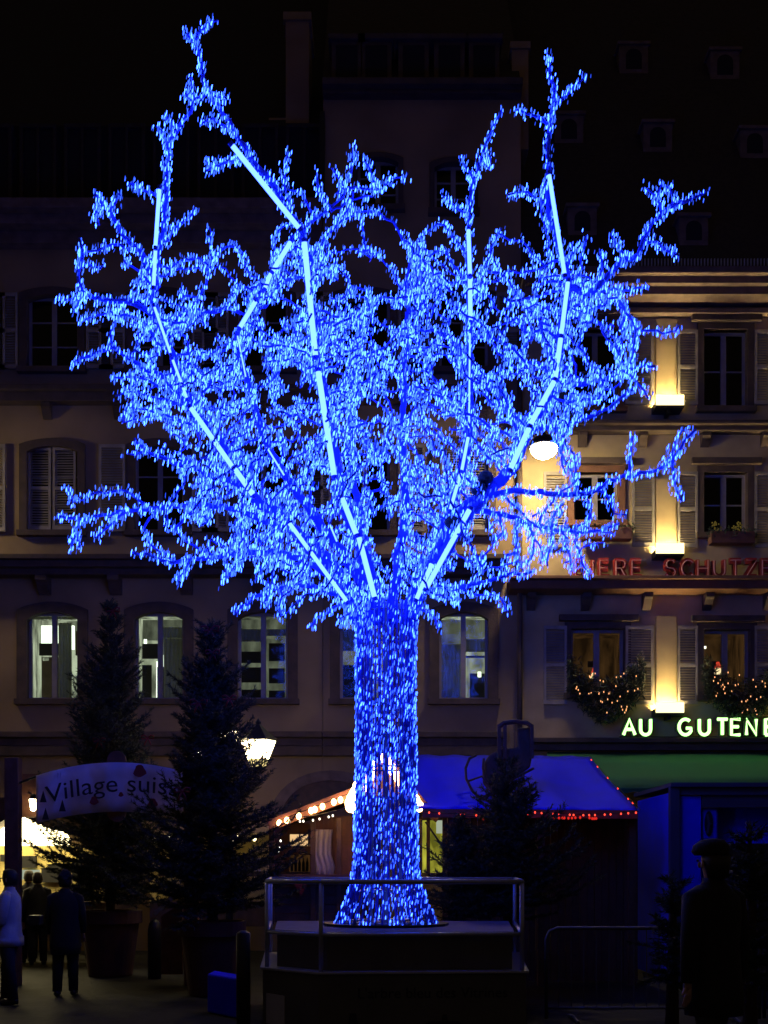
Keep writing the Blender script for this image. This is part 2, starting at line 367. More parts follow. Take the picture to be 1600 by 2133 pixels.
# ================================================================ left house and centre house (one run of facade)
XL, XM, XR, XE = fx(-520), fx(672), fx(1085), fx(1990)
cols = [(-170, -62), (57, 163), (280, 383), (495, 600), (708, 812), (915, 1017)]
def row(c, py0, py1): return [(a, b, py0, py1) for a, b in c]
left = thing('plastered_town_house', 'long plastered town house with arched window surrounds at the left of the picture', 'house', (fx(80), FY, 0), 'houses behind the square')
centre = thing('plastered_town_house', 'taller plastered town house behind the trunk, rising above its left neighbour', 'house', (fx(880), FY, 0), 'houses behind the square')
def holes_of(wl): return [(fx(a) - .001, fx(b) + .001, fz(d), fz(c)) for a, b, c, d in wl]
wl_left, wl_centre = [], []
for (py0, py1) in ((1275, 1457), (930, 1107), (615, 768)):
    for i, (a, b) in enumerate(cols):
        (wl_centre if a > 672 else wl_left).append((a, b, py0, py1))
wl_centre += [(745, 830, 330, 432), (905, 985, 340, 440)]
wall('facade_wall', XL, XM, 0, fz(470), FY, holes_of(wl_left) + [(fx(-150), fx(40), 0.02, fz(1700))], M['plaster'], left)
wall('facade_wall', XM + .01, XR, 0, fz(195), FY, holes_of(wl_centre), M['plaster'], centre)
for a, b, c, d in wl_left + wl_centre:
    par = left if a < 672 else centre
    if c == 1275:
        i = [q[0] for q in cols].index(a)
        lit = ['roomd', 'room', 'room', 'roomd', 'roomd', 'room'][i]
        wd, _ = window(par, a, b, c, d, FY, rise=.16, w=.20, sm='stone_d', lit=lit, bars=0 if i != 5 else 0, room_d=1.2)
        if i == 1:
            inside(wd, 'ceiling_lamp', 50, 106, 1278, 1319, FY, 1.1, E['roomb']); inside(wd, 'ceiling_lamp', 110, 122, 1278, 1330, FY, 1.1, E['roomb'])
            inside(wd, 'cabinet', 52, 94, 1321, 1347, FY, .9, M['dark']); inside(wd, 'cabinet', 128, 160, 1292, 1345, FY, 1.0, M['stone_d'])
            inside(wd, 'wardrobe', 140, 170, 1345, 1462, FY, .8, M['stone_d']); inside(wd, 'door_leaf', 56, 92, 1350, 1462, FY, .95, M['stone_d']); inside(wd, 'picture', 60, 72, 1352, 1358, FY, .9, E['room'])
            curtain(wd, 112, 140, 1290, 1460, FY, .32, folds=4); curtain(wd, 57, 163, 1275, 1284, FY, .28, folds=14)
        elif i == 2:
            inside(wd, 'ceiling', 275, 390, 1268, 1312, FY, 1.0, E['roomd']); inside(wd, 'lamp_tube', 278, 284, 1311, 1322, FY, .95, E['roomb'])
            inside(wd, 'shelf', 278, 314, 1324, 1356, FY, .8, M['dark']); inside(wd, 'cabinet', 278, 298, 1370, 1465, FY, .8, M['dark'])
            inside(wd, 'door_leaf', 308, 322, 1372, 1465, FY, .9, M['dark']); inside(wd, 'lamp_glow', 312, 322, 1345, 1362, FY, .95, E['roomb'])
            for q in (306, 318): inside(wd, 'bright_slit', q, q + 3, 1360, 1460, FY, .92, E['roomb'])
            for q in (346, 358, 366): inside(wd, 'pipe', q, q + 3, 1335, 1460, FY, .7, M['dark'])
            for q in (1338, 1402): inside(wd, 'rail', 337, 384, q, q + 3, FY, .72, M['dark'])
            curtain(wd, 334, 384, 1300, 1322, FY, .3, folds=7); curtain(wd, 334, 384, 1322, 1458, FY, .34, folds=6)
        elif i == 3:
            inside(wd, 'ceiling', 490, 610, 1268, 1308, FY, 1.0, E['roomd'])
            for q0, q1 in ((1342, 1366), (1376, 1408), (1424, 1462)): inside(wd, 'shelf', 492, 536, q0, q1, FY, .75, M['dark'])
            for q0, q1 in ((1324, 1362), (1378, 1410), (1426, 1462)): inside(wd, 'shelf', 552, 586, q0, q1, FY, .75, M['dark'])
            inside(wd, 'lamp_tube', 590, 592, 1325, 1460, FY, .9, E['roomb']); inside(wd, 'lamp_tube', 538, 541, 1330, 1392, FY, .9, E['room'])
            curtain(wd, 495, 545, 1304, 1330, FY, .3, folds=7); curtain(wd, 552, 600, 1304, 1318, FY, .3, folds=6)
        elif i == 4:
            curtain(wd, 708, 760, 1304, 1350, FY, .3, folds=7); inside(wd, 'cabinet', 700, 760, 1370, 1462, FY, .8, M['dark'])
        elif i == 5:
            inside(wd, 'ceiling', 908, 1022, 1268, 1330, FY, 1.0, E['roomd']); inside(wd, 'cabinet', 984, 1022, 1392, 1462, FY, .6, M['dark']); inside(wd, 'cabinet', 912, 962, 1438, 1462, FY, .5, M['dark'])
            inside(wd, 'desk_lamp', 1000, 1007, 1390, 1401, FY, .5, E['roomb']); inside(wd, 'lamp_glow', 980, 1000, 1352, 1385, FY, .9, E['room'])
            inside(wd, 'rail', 914, 1018, 1352, 1356, FY, .7, M['dark'])
            curtain(wd, 918, 962, 1335, 1458, FY, .34, folds=6); curtain(wd, 972, 1015, 1325, 1352, FY, .3, folds=6)
    else:
        closed = (c == 930 and a in (57, 915))
        wd, _ = window(par, a, b, c, d, FY, rise=.12, w=.15 if c > 500 else .1, sm='stone_d', bars=2, room_d=.5, glassk='glass_d')
        if closed:
            mid = (a + b) / 2; shutter(par, a + 3, mid - 2, c + 3, d - 2, FY + .11); shutter(par, mid + 2, b - 3, c + 3, d - 2, FY + .11)
        elif c > 500:
            h = (b - a) / 2 + 3; sw = 18
            shutter(par, a - sw - h, a - sw, c - 2, d + 2, FY); shutter(par, b + sw, b + sw + h, c - 2, d + 2, FY)
for par, x0, x1, bx in ((left, XL, XM, [-200, -50, 95, 243, 390, 540]), (centre, XM + .01, XR - .3, [690, 850, 1000])):
    course(par, 'cornice', x0, x1, [(1168, 1178, .50), (1178, 1192, .42), (1192, 1205, .30)], FY, M['stone_d'])
    for q in bx: bracket(par, q, 1206, 1240, FY, M['stone_d'], 24)
    course(par, 'string_course', x0, x1, [(815, 826, .34), (826, 845, .24)], FY, M['stone_d'])
    for q in bx: bracket(par, q + 5, 846, 874, FY, M['stone_d'], 18, .2)
    course(par, 'string_course', x0, x1, [(1526, 1538, .20), (1538, 1555, .10), (1556, 1576, .16)], FY, M['stone_d'])
course(left, 'roof_cornice', XL, XM, [(455, 475, .7), (475, 495, .5), (495, 520, .25)], FY, M['stone'])
# attic storey and roof of the left house
b = MB(); b.box(XL, XM, FY + .7, FY + 8, fz(455), Z(262, FY + .7)); b.build('attic_wall', M['slate'], left)
for q in range(-500, 660, 92):
    x0 = X(q, FY + .7)
    o = MB().box(x0, x0 + .62, FY + .62, FY + .69, Z(428, FY + .7), Z(275, FY + .7)).build('attic_window', M['dark'], left)
    fr = MB(); z0, z1 = Z(428, FY + .7), Z(275, FY + .7)
    for c0, c1 in ((x0 - .07, x0), (x0 + .28, x0 + .34), (x0 + .62, x0 + .69)): fr.box(c0, c1, FY + .56, FY + .68, z0, z1)
    fr.box(x0 - .07, x0 + .69, FY + .55, FY + .68, z1, z1 + .08); fr.build('frame', M['roof'], o)
r = MB(); zr = Z(262, FY + .7)
r.add([(XL, FY + .69, zr - .02), (XM, FY + .69, zr - .02), (XM, FY + 6, zr + 7), (XL, FY + 6, zr + 7)], [(0, 1, 2, 3)])
rf = r.build('roof', M['slate'], left)
ch = MB(); ch.box(X(597, FY + 1), X(645, FY + 1), FY + .8, FY + 1.8, Z(300, FY + 1), Z(48, FY + 1)); ch.box(X(592, FY + 1), X(650, FY + 1), FY + .74, FY + 1.86, Z(60, FY + 1), Z(44, FY + 1)); ch.build('chimney', M['plaster'], rf)
ch = MB(); ch.box(X(563, FY + 1.2), X(600, FY + 1.2), FY + .9, FY + 2.1, Z(330, FY + 1), Z(252, FY + 1)); ch.build('chimney', M['plaster'], rf)
# centre house roof
course(centre, 'roof_cornice', XM + .01, XR, [(186, 200, .35), (200, 208, .2)], FY, M['stone_d'])
b = MB(); b.add([(XM, FY - .1, fz(186)), (XR, FY - .1, fz(186)), (XR, FY + 6, fz(186) + 9), (XM, FY + 6, fz(186) + 9)], [(0, 1, 2, 3)]); rf = b.build('roof', M['roof'], centre)
for q in (690, 752, 830, 905, 978):
    x0 = fx(q); zb, zt = fz(178), fz(78)
    d = MB(); d.box(x0, x0 + .62, FY + .12, FY + 2.2, zb, zt); d.box(x0 - .06, x0 + .68, FY + .02, FY + 2.3, zt, zt + .1); dm = d.build('dormer', M['stone_d'], rf)
    MB().box(x0 + .09, x0 + .53, FY + .10, FY + .118, zb + .12, zt - .08).build('dormer_pane', M['dark'], rf)
ch = MB(); ch.box(fx(1070), fx(1105), FY + .3, FY + 1.5, fz(290), fz(66)); ch.box(fx(1066), fx(1109), FY + .25, FY + 1.55, fz(80), fz(66)); ch.build('chimney', M['plaster'], rf)
wb = MB(); wb.box(fx(672) - .05, fx(672) + .05, FY - .12, FY - .02, fz(455), fz(240)); wb.build('rain_pipe', M['iron'], centre)
# arched doorway zones
dk = MB(); dk.box(fx(-160), fx(50), FY + .36, FY + .9, .02, fz(1700) + .1); dk.build('shop_recess', M['dark'], left)
ar = MB(); n = 16; cx = fx(690); rw = 1.0
v = []
for i in range(n + 1):
    a = math.pi * i / n; v += [(cx + math.cos(a) * 1.0, 0, fz(1700) + math.sin(a) * .72), (cx + math.cos(a) * 1.22, 0, fz(1700) + math.sin(a) * .92)]
for i in range(n): ar.prism([(v[2 * i][0], v[2 * i][2]), (v[2 * i + 1][0], v[2 * i + 1][2]), (v[2 * i + 3][0], v[2 * i + 3][2]), (v[2 * i + 2][0], v[2 * i + 2][2])], FY - .05, FY + .01)
ar.build('arch_surround', M['stone'], centre)
dr = MB(); dr.prism([(v[2 * i][0], v[2 * i][2]) for i in range(n + 1)] + [(cx - 1.0, .02), (cx + 1.0, .02)], FY - .012, FY + .0)
dr.build('arched_door', M['wood'], centre)
for par, a, c in ((left, XL, XM), (centre, XM, XR)):
    MB().box(a, c, FY + 7.5, FY + 8, 0, fz(455) if par is left else fz(195)).build('rear_wall', M['plaster'], par)

# ================================================================ right house
right = thing('plastered_inn_building', 'cream inn building with uplit wall strips, louvred shutters and shop lettering, right of the picture', 'house', (fx(1400), FY, 0), 'houses behind the square')
rw_ = [(1195, 1288, 985, 1087), (1465, 1556, 985, 1112), (1465, 1556, 688, 850), (1195, 1288, 688, 850), (1190, 1300, 1310, 1445), (1465, 1562, 1312, 1450), (1740, 1835, 985, 1112), (1740, 1835, 688, 850), (1740, 1835, 1312, 1450)]
wall('facade_wall', XR + .01, XE, 0, fz(600), FY, holes_of(rw_), M['plaster_c'], right)
for a, b_, c, d in rw_:
    row1 = c > 1300
    wd, _ = window(right, a, b_, c, d, FY, rise=0, w=.13, sm='stone_d' if row1 or a > 1300 else 'stone_o', lit='amber' if row1 else None, bars=1 if not row1 else 0, room_d=1.4, glassk='glass_d' if not row1 else 'glass', mull=.11)
    cap = MB(); cap.box(fx(a) - .26, fx(b_) + .26, FY - .16, FY - .062, fz(c) + .14, fz(c) + .26); cap.build('window_hood', M['stone_d'], wd)
    if row1 and a < 1700:
        sx = 1257 if a < 1300 else 1524; sy = 1388 if a < 1300 else 1378
        l = MB(); l.lathe((fx(sx), FY + .9, fz(sy + 9)), [(.09, 0), (.10, .02), (.08, .08), (.045, .12)], 12); l.build('table_lamp_shade', E['shade'], wd)
        l = MB(); l.lathe((fx(sx), FY + .9, fz(sy - 3)), [(.075, 0), (.03, .13)], 12); l.build('red_cap', E['shader'], wd)
        inside(wd, 'picture_frame', a + 60, a + 84, 1352, 1365, FY, 1.3, M['dark']); inside(wd, 'dado', a - 5, b_ + 5, 1405, 1455, FY, 1.25, M['wood'])
        inside(wd, 'chair_back', a + 20, a + 45, 1395, 1450, FY, .9, M['dark'])
        if a > 1300: inside(wd, 'wall_light', 1500, 1505, 1323, 1328, FY, 1.1, E['spot'])
for a, c in ((1132, 1180), (1302, 1360), (1410, 1452), (1570, 1612), (1690, 1728)):
    for p0, p1 in ((985, 1142), (690, 845), (1305, 1468)):
        if a == 1302 and p0 == 985: shutter(right, 1316, 1362, 985, 1140, FY)
        else: shutter(right, a, c, p0, p1, FY)
for pc in (1386, 1655):        # uplit wall strips with flood lights
    for top, bot in ((668, 838), (1000, 1142), (1285, 1468)):
        pl = MB(); pl.box(fx(pc - 21), fx(pc + 21), FY - .085, FY + .01, fz(bot), fz(top)); pl.build('wall_strip', M['plaster_c'], right, bevel=.01)
        fl = MB(); x0, x1 = fx(pc - 29), fx(pc + 29); zt, zb = fz(bot), fz(bot + 22)
        fl.box(x0, x1, FY - .37, FY - .001, zb - .04, zb); fl.box(fx(pc) - .03, fx(pc) + .03, FY - .30, FY - .001, zb - .12, zb - .042)
        for a_, b_ in ((x0, x0 + .012), (x1 - .012, x1)): fl.box(a_, b_, FY - .35, FY - .003, zb + .001, zb + (zt - zb) * .45)
        for k_ in range(1, 6): xx = x0 + (x1 - x0) * k_ / 6; fl.box(xx - .004, xx + .004, FY - .31, FY - .09, zb + .036, zb + .16)  # fins added inside the lamp to cut the sideways spread of light
        h = fl.build('flood_lamp', M['iron'], right)
        MB().box(x0, x1, FY - .366, FY - .352, zb + .001, zt).build('opal_front', E['opal'], h)
        MB().box(x0 + .02, x1 - .02, FY - .30, FY - .10, zb + .002, zb + .03).build('flood_lens', E['flood'], h)
course(right, 'cornice', XR - .28, XE, [(888, 896, .34), (896, 906, .24)], FY, M['stone_d'])
course(right, 'sign_ledge', XR - .28, XE, [(1215, 1222, .62), (1222, 1240, .52)], FY, M['stone_o'])
course(right, 'string_course', XR + .02, XE, [(1540, 1550, .3), (1550, 1565, .2)], FY, M['stone_d'])
for q in (1212, 1337, 1467, 1592, 1717): bracket(right, q, 907, 932, FY, M['stone_d'], 17, .2)
for q in (1105, 1218, 1345, 1471, 1597, 1722): bracket(right, q, 1241, 1272, FY, M['stone_d'], 17, .3)
course(right, 'entablature', XR + .02, XE, [(596, 610, .75), (610, 624, .62), (624, 640, .5), (652, 662, .20)], FY, M['stone'])
b = MB(); ry0, rz0 = FY - .6, fz(592)
b.add([(XR, ry0, rz0), (XE, ry0, rz0), (XE, ry0 + 9, rz0 + 15.5), (XR, ry0 + 9, rz0 + 15.5)], [(0, 1, 2, 3)])
b.add([(XR, ry0, rz0), (XR, ry0 + 9, rz0 + 15.5), (XR, ry0 + 9, rz0)], [(0, 1, 2)])
rf = b.build('roof', M['roof'], right)
gu = MB()
for i in range(90):
    x = fx(1300) + i * .065; gu.box(x, x + .022, ry0 - .05, ry0 - .02, rz0 + .02, rz0 + .16)
gu.build('snow_guard', M['steel'], rf, kind='stuff')
for q, y0 in ((1213, 462), (1445, 482), (1680, 490), (1370, 287), (1572, 300), (1185, 270), (1320, 124), (1510, 136)):
    # dormer front sits on the roof slope at the depth where the slope has its height
    zz = None
    for k in range(200):
        Y = ry0 + 9 * k / 200; zs = rz0 + 15.5 * k / 200
        if Z(y0 + 30, Y) <= zs: break
    w, h = 30 * Y / F, 58 * Y / F; x = X(q, Y); z0 = Z(y0 + 30, Y)
    inn = [(x - w * .55, z0 + .1)] + [(x - w * .55 * math.cos(math.pi * i / 8), z0 + h * .62 + w * .5 * math.sin(math.pi * i / 8)) for i in range(9)] + [(x + w * .55, z0 + .1)]
    d = MB(); d.box(x - w, x + w, Y - .02, Y + 1.2, z0, z0 + h); d.box(x - w - .05, x + w + .05, Y - .08, Y + 1.3, z0 + h, z0 + h + .07)
    d.build('dormer', M['stone'], rf)
    MB().prism(inn, Y - .03, Y - .022).build('dormer_pane', M['dark'], rf)
pp = MB(); pp.tube([(fx(1081), FY - .14, fz(700)), (fx(1081), FY - .14, .1)], .055, 10); rp = pp.build('rain_pipe', M['stone_d'], right, smooth=True)
MB().box(XR, XE, FY + 8, FY + 8.4, 0, fz(600)).build('rear_wall', M['plaster'], right)

# ---------------------------------------------------------------- lettering on the inn
def arc(cx, cz, rx, rz, a0, a1, n=10): return [(cx + rx * math.cos(math.radians(a0 + (a1 - a0) * i / n)), cz + rz * math.sin(math.radians(a0 + (a1 - a0) * i / n))) for i in range(n + 1)]
ST = {'A': [[(0, 0), (.4, 1), (.8, 0)], [(.14, .35), (.66, .35)]], 'U': [[(0, 1), (0, .35)] + arc(.35, .35, .35, .35, 180, 360) + [(.7, 1)]],
      'G': [arc(.45, .5, .45, .5, 50, 330, 16) + [(.86, .42), (.5, .42)]], 'T': [[(0, 1), (.7, 1)], [(.35, 1), (.35, 0)]], 'E': [[(.6, 1), (0, 1), (0, 0), (.6, 0)], [(0, .52), (.5, .52)]],
      'N': [[(0, 0), (0, 1), (.68, 0), (.68, 1)]], 'B': [[(0, 0), (0, 1), (.35, 1)] + arc(.35, .76, .24, .24, 90, -90, 6) + [(0, .52)], [(.35, .52)] + arc(.38, .26, .27, .26, 90, -90, 6) + [(0, 0)]],
      'R': [[(0, 0), (0, 1), (.35, 1)] + arc(.35, .76, .25, .24, 90, -90, 6) + [(0, .52)], [(.3, .52), (.62, 0)]], 'I': [[(.1, 0), (.1, 1)]], 'S': [arc(.32, .75, .28, .25, 30, 250, 9) + arc(.32, .26, .3, .26, 70, -150, 9)],
      'C': [arc(.42, .5, .42, .5, 45, 315, 14)], 'H': [[(0, 0), (0, 1)], [(.66, 0), (.66, 1)], [(0, .5), (.66, .5)]], 'Z': [[(0, 1), (.66, 1), (0, 0), (.66, 0)]]}
neon = thing('neon_shop_sign', 'glowing green and white neon sign reading AU GUTENBERG above the green awning', 'sign', (fx(1450), FY - .3, fz(1538)))
hs = fz(1502) - fz(1534)
rail = MB(); rail.box(fx(1285), fx(1785), FY - .26, FY - .2, fz(1540), fz(1537)); rail.build('mounting_rail', M['iron'], neon)
for ch_, px in zip('AUGUTENBERG', (1293, 1328, 1407, 1449, 1486, 1515, 1546, 1585, 1622, 1655, 1690)):
    b = MB(); bk = MB()
    for st in ST[ch_]:
        pts = [(fx(px) + u * hs * .92, FY - .27, fz(1534) + w * hs) for u, w in st]
        b.tube(pts, .032, 8)
        for p, q in zip(pts, pts[1:]): bk.beam(Vector(p) + Vector((0, .07, 0)), Vector(q) + Vector((0, .07, 0)), .12, .07)
    lt = bk.build('letter', M['iron'], neon); b.build('neon_tube', E['neon'], lt)
redsign = thing('painted_letter_sign', 'unlit red block letters reading BIERE SCHUTZENBERGER standing on the ochre ledge', 'sign', (fx(1400), FY - .3, fz(1215)))
hs = fz(1177) - fz(1210)
x = 1192
for ch_ in 'BIERE SCHUTZENBERGER':
    if ch_ == ' ': x += 36; continue
    b = MB(); tb = MB()
    for st in ST[ch_]:
        pts = [Vector((fx(x) + u * hs * .95, FY - .30, fz(1211) + w * hs)) for u, w in st]
        for p, q in zip(pts, pts[1:]): b.beam(p, q + (q - p).normalized() * .02, .075, .12)
        tb.tube([p + Vector((0, -.08, 0)) for p in pts], .012, 5)
    lt = b.build('letter', M['redl'], redsign); tb.build('glass_tube', M['tubeglass'], lt)
    x += 17 if ch_ == 'I' else 33

# ---------------------------------------------------------------- wall-mounted street globes
def street_globe(px, py, label):
    p = P(px, py, FY - 1.25)
    t = thing('wall_street_lamp', label, 'street lamp', (p.x, FY, p.z), 'street lamps on the facades')
    a = MB(); a.tube([(p.x, FY - .01, p.z + .5), (p.x, FY - .75, p.z + .6), (p.x, FY - 1.25, p.z + .42), (p.x, FY - 1.25, p.z + .2)], .03, 8); a.build('arm', M['iron'], t, smooth=True)
    h = MB(); h.lathe(p, [(.30, .06), (.31, .09), (.22, .2), (.08, .28), (.03, .3)], 20); h.build('lamp_hood', M['iron'], t, smooth=True)
    g_ = MB(); g_.lathe(p, [(.02, -.15), (.10, -.14), (.19, -.09), (.245, -.02), (.26, .05), (.2, .058)], 20); g_.build('lamp_bowl', E['globe'], t, smooth=True)
street_globe(1133, 938, 'lit white bowl street lamp high on the cream inn facade beside its left window')
street_globe(-330, 938, 'lit street lamp beyond the left edge of the picture on the long house')

# ---------------------------------------------------------------- window boxes and garlands
def flower_box(px0, px1, py, label, flowers):
    t = thing('flower_box', label, 'flower box', (fx((px0 + px1) / 2), FY - .25, fz(py + 20)), 'flower boxes on the inn')
    MB().box(fx(px0), fx(px1), FY - .38, FY - .17, fz(py + 28), fz(py + 4)).build('planter', M['woodr'], t, bevel=.01)
    lv = MB()
    for i in range(420):
        c = Vector((R.uniform(fx(px0) - .05, fx(px1) + .05), FY - .28 + R.gauss(0, .08), fz(py + 5) + abs(R.gauss(0, .07)) - R.random() * .12))
        a = Vector((R.gauss(0, 1), R.gauss(0, 1), R.gauss(0, 1))).normalized() * .035; d = Vector((R.gauss(0, 1), R.gauss(0, 1), R.gauss(0, 1))).normalized() * .02
        lv.add([c - a, c + d, c + a, c - d], [(0, 1, 2, 3)])
    lv.build('foliage', M['leaf'], t, kind='stuff')
    for q in flowers:
        f = MB()
        for i in range(26): f.ball((fx(q) + R.gauss(0, .05), FY - .3 + R.gauss(0, .04), fz(py - 6) + R.gauss(0, .06)), .018, 5, 3)
        f.build('flower_cluster', M['flower'], t, kind='stuff')
flower_box(1470, 1560, 1114, 'window box with two clusters of yellow flowers on the inn, right of the lit strip', (1482, 1527))
flower_box(1205, 1308, 1106, 'window box of dark red plants under the inn window left of the lit strip', ())
def garland(px0, px1, py0, py1, label, seed):
    rr = random.Random(seed); t = thing('fir_garland', label, 'garland', (fx((px0 + px1) / 2), FY - .3, fz(py1)), 'fir garlands under the inn windows')
    n = MB(); gm = MB()
    for i in range(2600):
        u = rr.random(); px = px0 + (px1 - px0) * u; e = math.sin(math.pi * u)
        py = py0 + (py1 - py0) * (.15 + .7 * rr.random() ** .8 * (.45 + .55 * e)) - 14 * abs(math.cos(math.pi * u)) ** 3 * rr.random() * 4
        c = Vector((fx(px), FY - .3 + rr.gauss(0, .09), fz(py))); a = Vector((rr.gauss(0, 1), rr.gauss(0, 1), rr.gauss(-.3, 1))).normalized() * .08
        d = a.cross(Vector((rr.gauss(0, 1), rr.gauss(0, 1), rr.gauss(0, 1)))).normalized() * .012
        (gm if (.3 < u < .62 and rr.random() < .12) else n).add([c - a, c + d, c + a * 1.1, c - d], [(0, 1, 2, 3)])
    n.build('fir_sprays', M['needle'], t, kind='stuff'); gm.build('dry_grasses', M['grass'], t, kind='stuff')
    bl = MB().ball((0, 0, 0), .010, 6, 4, 2.0); me = None
    for i in range(38):
        u = rr.random(); px = px0 + 14 + (px1 - px0 - 28) * u; py = py0 + 8 + (py1 - py0) * rr.random() * (.3 + .6 * math.sin(math.pi * u))
        if me is None:
            o = bl.build('bulb', E['tiny'], None); me = o.data; o.parent = t
        else: o = bpy.data.objects.new('bulb', me); COL.objects.link(o); o.parent = t
        o.location = Vector((fx(px), FY - .43, fz(py))) - ORG[t]
garland(1178, 1335, 1395, 1530, 'fir garland with amber micro lights under the first inn window right of the rain pipe', 3)
garland(1455, 1625, 1400, 1525, 'fir garland with amber micro lights under the inn window at the right edge', 5)
# ================================================================ the blue light tree
TY = 12.4
tree = thing('light_tree', 'giant artificial tree covered in blue and white lights with glowing tubes along its limbs', 'light tree', (X(806, TY), TY, 1.04))
tcx = X(804, TY)
def trunk_r(z):
    py = HZ - (z - CH) * F / TY
    ks = [(1200, 66), (1290, 62), (1350, 59), (1500, 59), (1650, 61), (1800, 64), (1840, 70), (1875, 82), (1900, 94), (1926, 106)]
    if py <= ks[0][0]: r = ks[0][1]
    elif py >= ks[-1][0]: r = ks[-1][1]
    else:
        for (a, ra), (b, rb) in zip(ks, ks[1:]):
            if a <= py <= b: r = ra + (rb - ra) * (py - a) / (b - a); break
    return r * TY / F
z_b, z_t = 1.05, Z(1262, TY)
ncab = 42; zs = [z_b + (z_t - z_b) * i / 14 for i in range(15)]
leds = []      # (pos, dir, brightness class, size)
cab = MB()
for c in range(ncab):
    a = 2 * math.pi * c / ncab; wob = R.uniform(-.02, .02)
    pts = [(tcx + math.cos(a + wob * math.sin(i)) * trunk_r(z) * R.uniform(.985, 1.015), TY + math.sin(a + wob * math.sin(i)) * trunk_r(z) * R.uniform(.985, 1.015), z) for i, z in enumerate(zs)]
    cab.tube(pts, .011 if c % 3 else .016, 5)
cab.build('trunk_cables', M['cord'], tree, smooth=True, kind='stuff')
for k, z in enumerate(np.linspace(z_b + .02, z_t - .1, 11)):
    rr = trunk_r(z) - .03; b = MB(); n = 28
    b.tube([(tcx + math.cos(2 * math.pi * i / n) * rr, TY + math.sin(2 * math.pi * i / n) * rr, z) for i in range(n + 1)], .012, 5, cap=False); b.build('trunk_hoop', M['steel'], tree)
for k in range(6):
    a = 2 * math.pi * (k + .5) / 6; b = MB(); b.beam((tcx + math.cos(a) * .2, TY + math.sin(a) * .2, z_b), (tcx + math.cos(a) * .2, TY + math.sin(a) * .2, z_t), .05); b.build('trunk_strut', M['steel'], tree)
for i in range(5600):
    z = z_b + (z_t + .15 - z_b) * R.random(); a = 2 * math.pi * (R.randrange(ncab * 2) + R.gauss(0, .12)) / (ncab * 2)
    if R.random() > .45 + .35 * math.sin(a * 3 + z * 2.1) * math.sin(z * 5 + a) + .25: continue
    rr = trunk_r(z) + R.uniform(.012, .035)
    leds.append((Vector((tcx + math.cos(a) * rr, TY + math.sin(a) * rr, z)), R.choices((0, 1, 2), (3, 5, 4))[0], 1.0, 0))

# ---- traced limbs (photo rows and columns at the tree's depth), (points, depth from, depth to, radius from, radius to)
LIMBS = [
 ([(745,1300),(722,1240),(605,1095),(525,1030),(465,930),(400,855),(362,755),(325,645),(320,590),(335,500),(345,420),(350,330),(368,275),(398,232),(400,190),(398,160)], 0, -1.3, .085, .022),
 ([(788,1300),(775,1230),(742,1110),(714,1035),(692,930),(667,780),(655,700),(638,520),(626,480),(565,380),(497,292),(458,225),(430,190),(418,120),(405,88),(430,52),(453,42)], -.15, -1.5, .095, .02),
 ([(770,1300),(745,1200),(660,1080),(600,1000),(558,930),(514,790),(494,700),(530,635),(568,565),(612,490)], .2, .5, .07, .03),
 ([(850,1300),(872,1235),(925,1150),(978,1062),(1062,980),(1102,892),(1154,794),(1170,690),(1184,585),(1158,500),(1142,420),(1142,365),(1142,300),(1154,220),(1150,170),(1142,110)], -.1, -1.0, .095, .022),
 ([(838,1300),(862,1240),(905,1150),(938,1060),(962,975),(976,900),(979,690),(976,480),(974,440),(985,380),(1004,330),(1022,280),(1045,230)], .1, .4, .075, .02),
 ([(815,1300),(828,1180),(845,1050),(838,900),(845,740),(850,640),(862,560),(880,500)], .3, 1.5, .07, .022),
 ([(800,1300),(765,1150),(738,1000),(732,850),(750,700),(770,600)], .3, 1.7, .065, .022),
 ([(862,1240),(960,1060),(1040,1028),(1100,1025),(1170,1030),(1240,1022),(1300,990),(1350,985),(1400,960),(1425,920),(1450,895)], -.2, -1.2, .05, .02),
 ([(760,1290),(700,1180),(640,1120),(560,1088),(480,1060),(400,1050),(330,1058),(260,1065),(200,1075),(160,1080),(120,1075)], .0, -.9, .055, .02),
 ([(740,1290),(690,1205),(600,1155),(540,1150),(480,1155),(420,1165),(370,1170),(320,1160),(275,1150)], -.2, -1.4, .05, .02),
 ([(745,1290),(730,1250),(690,1235),(640,1220),(590,1225),(540,1240),(505,1262),(492,1282)], -.2, -1.1, .045, .02),
 ([(860,1290),(880,1240),(930,1228),(990,1215),(1050,1200),(1110,1190)], -.2, -1.0, .045, .02),
 ([(870,1245),(930,1110),(975,1065),(1040,1070),(1100,1090),(1150,1100),(1200,1110),(1250,1105),(1290,1090)], .1, .6, .05, .02),
 ([(1062,980),(1100,900),(1160,890),(1220,870),(1280,840),(1320,810)], -.5, -.9, .04, .02),
 ([(1154,794),(1200,800),(1260,790),(1300,770),(1340,760),(1365,762)], -.7, -1.0, .035, .02),
 ([(1184,600),(1230,610),(1260,580),(1300,540),(1330,530),(1350,480),(1375,450),(1400,430),(1430,420),(1475,395)], -.8, -1.6, .04, .02),
 ([(400,855),(345,790),(300,770),(260,740),(235,722),(200,735),(170,745),(150,765)], -.7, -1.2, .035, .02),
 ([(325,660),(280,632),(240,628),(200,620),(170,605),(162,570),(172,530),(165,495)], -.9, -1.3, .035, .02),
 ([(330,600),(290,520),(250,480),(230,440),(210,420),(195,405)], -.9, -1.3, .035, .022),
 ([(525,1030),(480,1000),(430,990),(380,970),(330,950),(290,925),(280,912)], -.4, -.6, .04, .02),
]
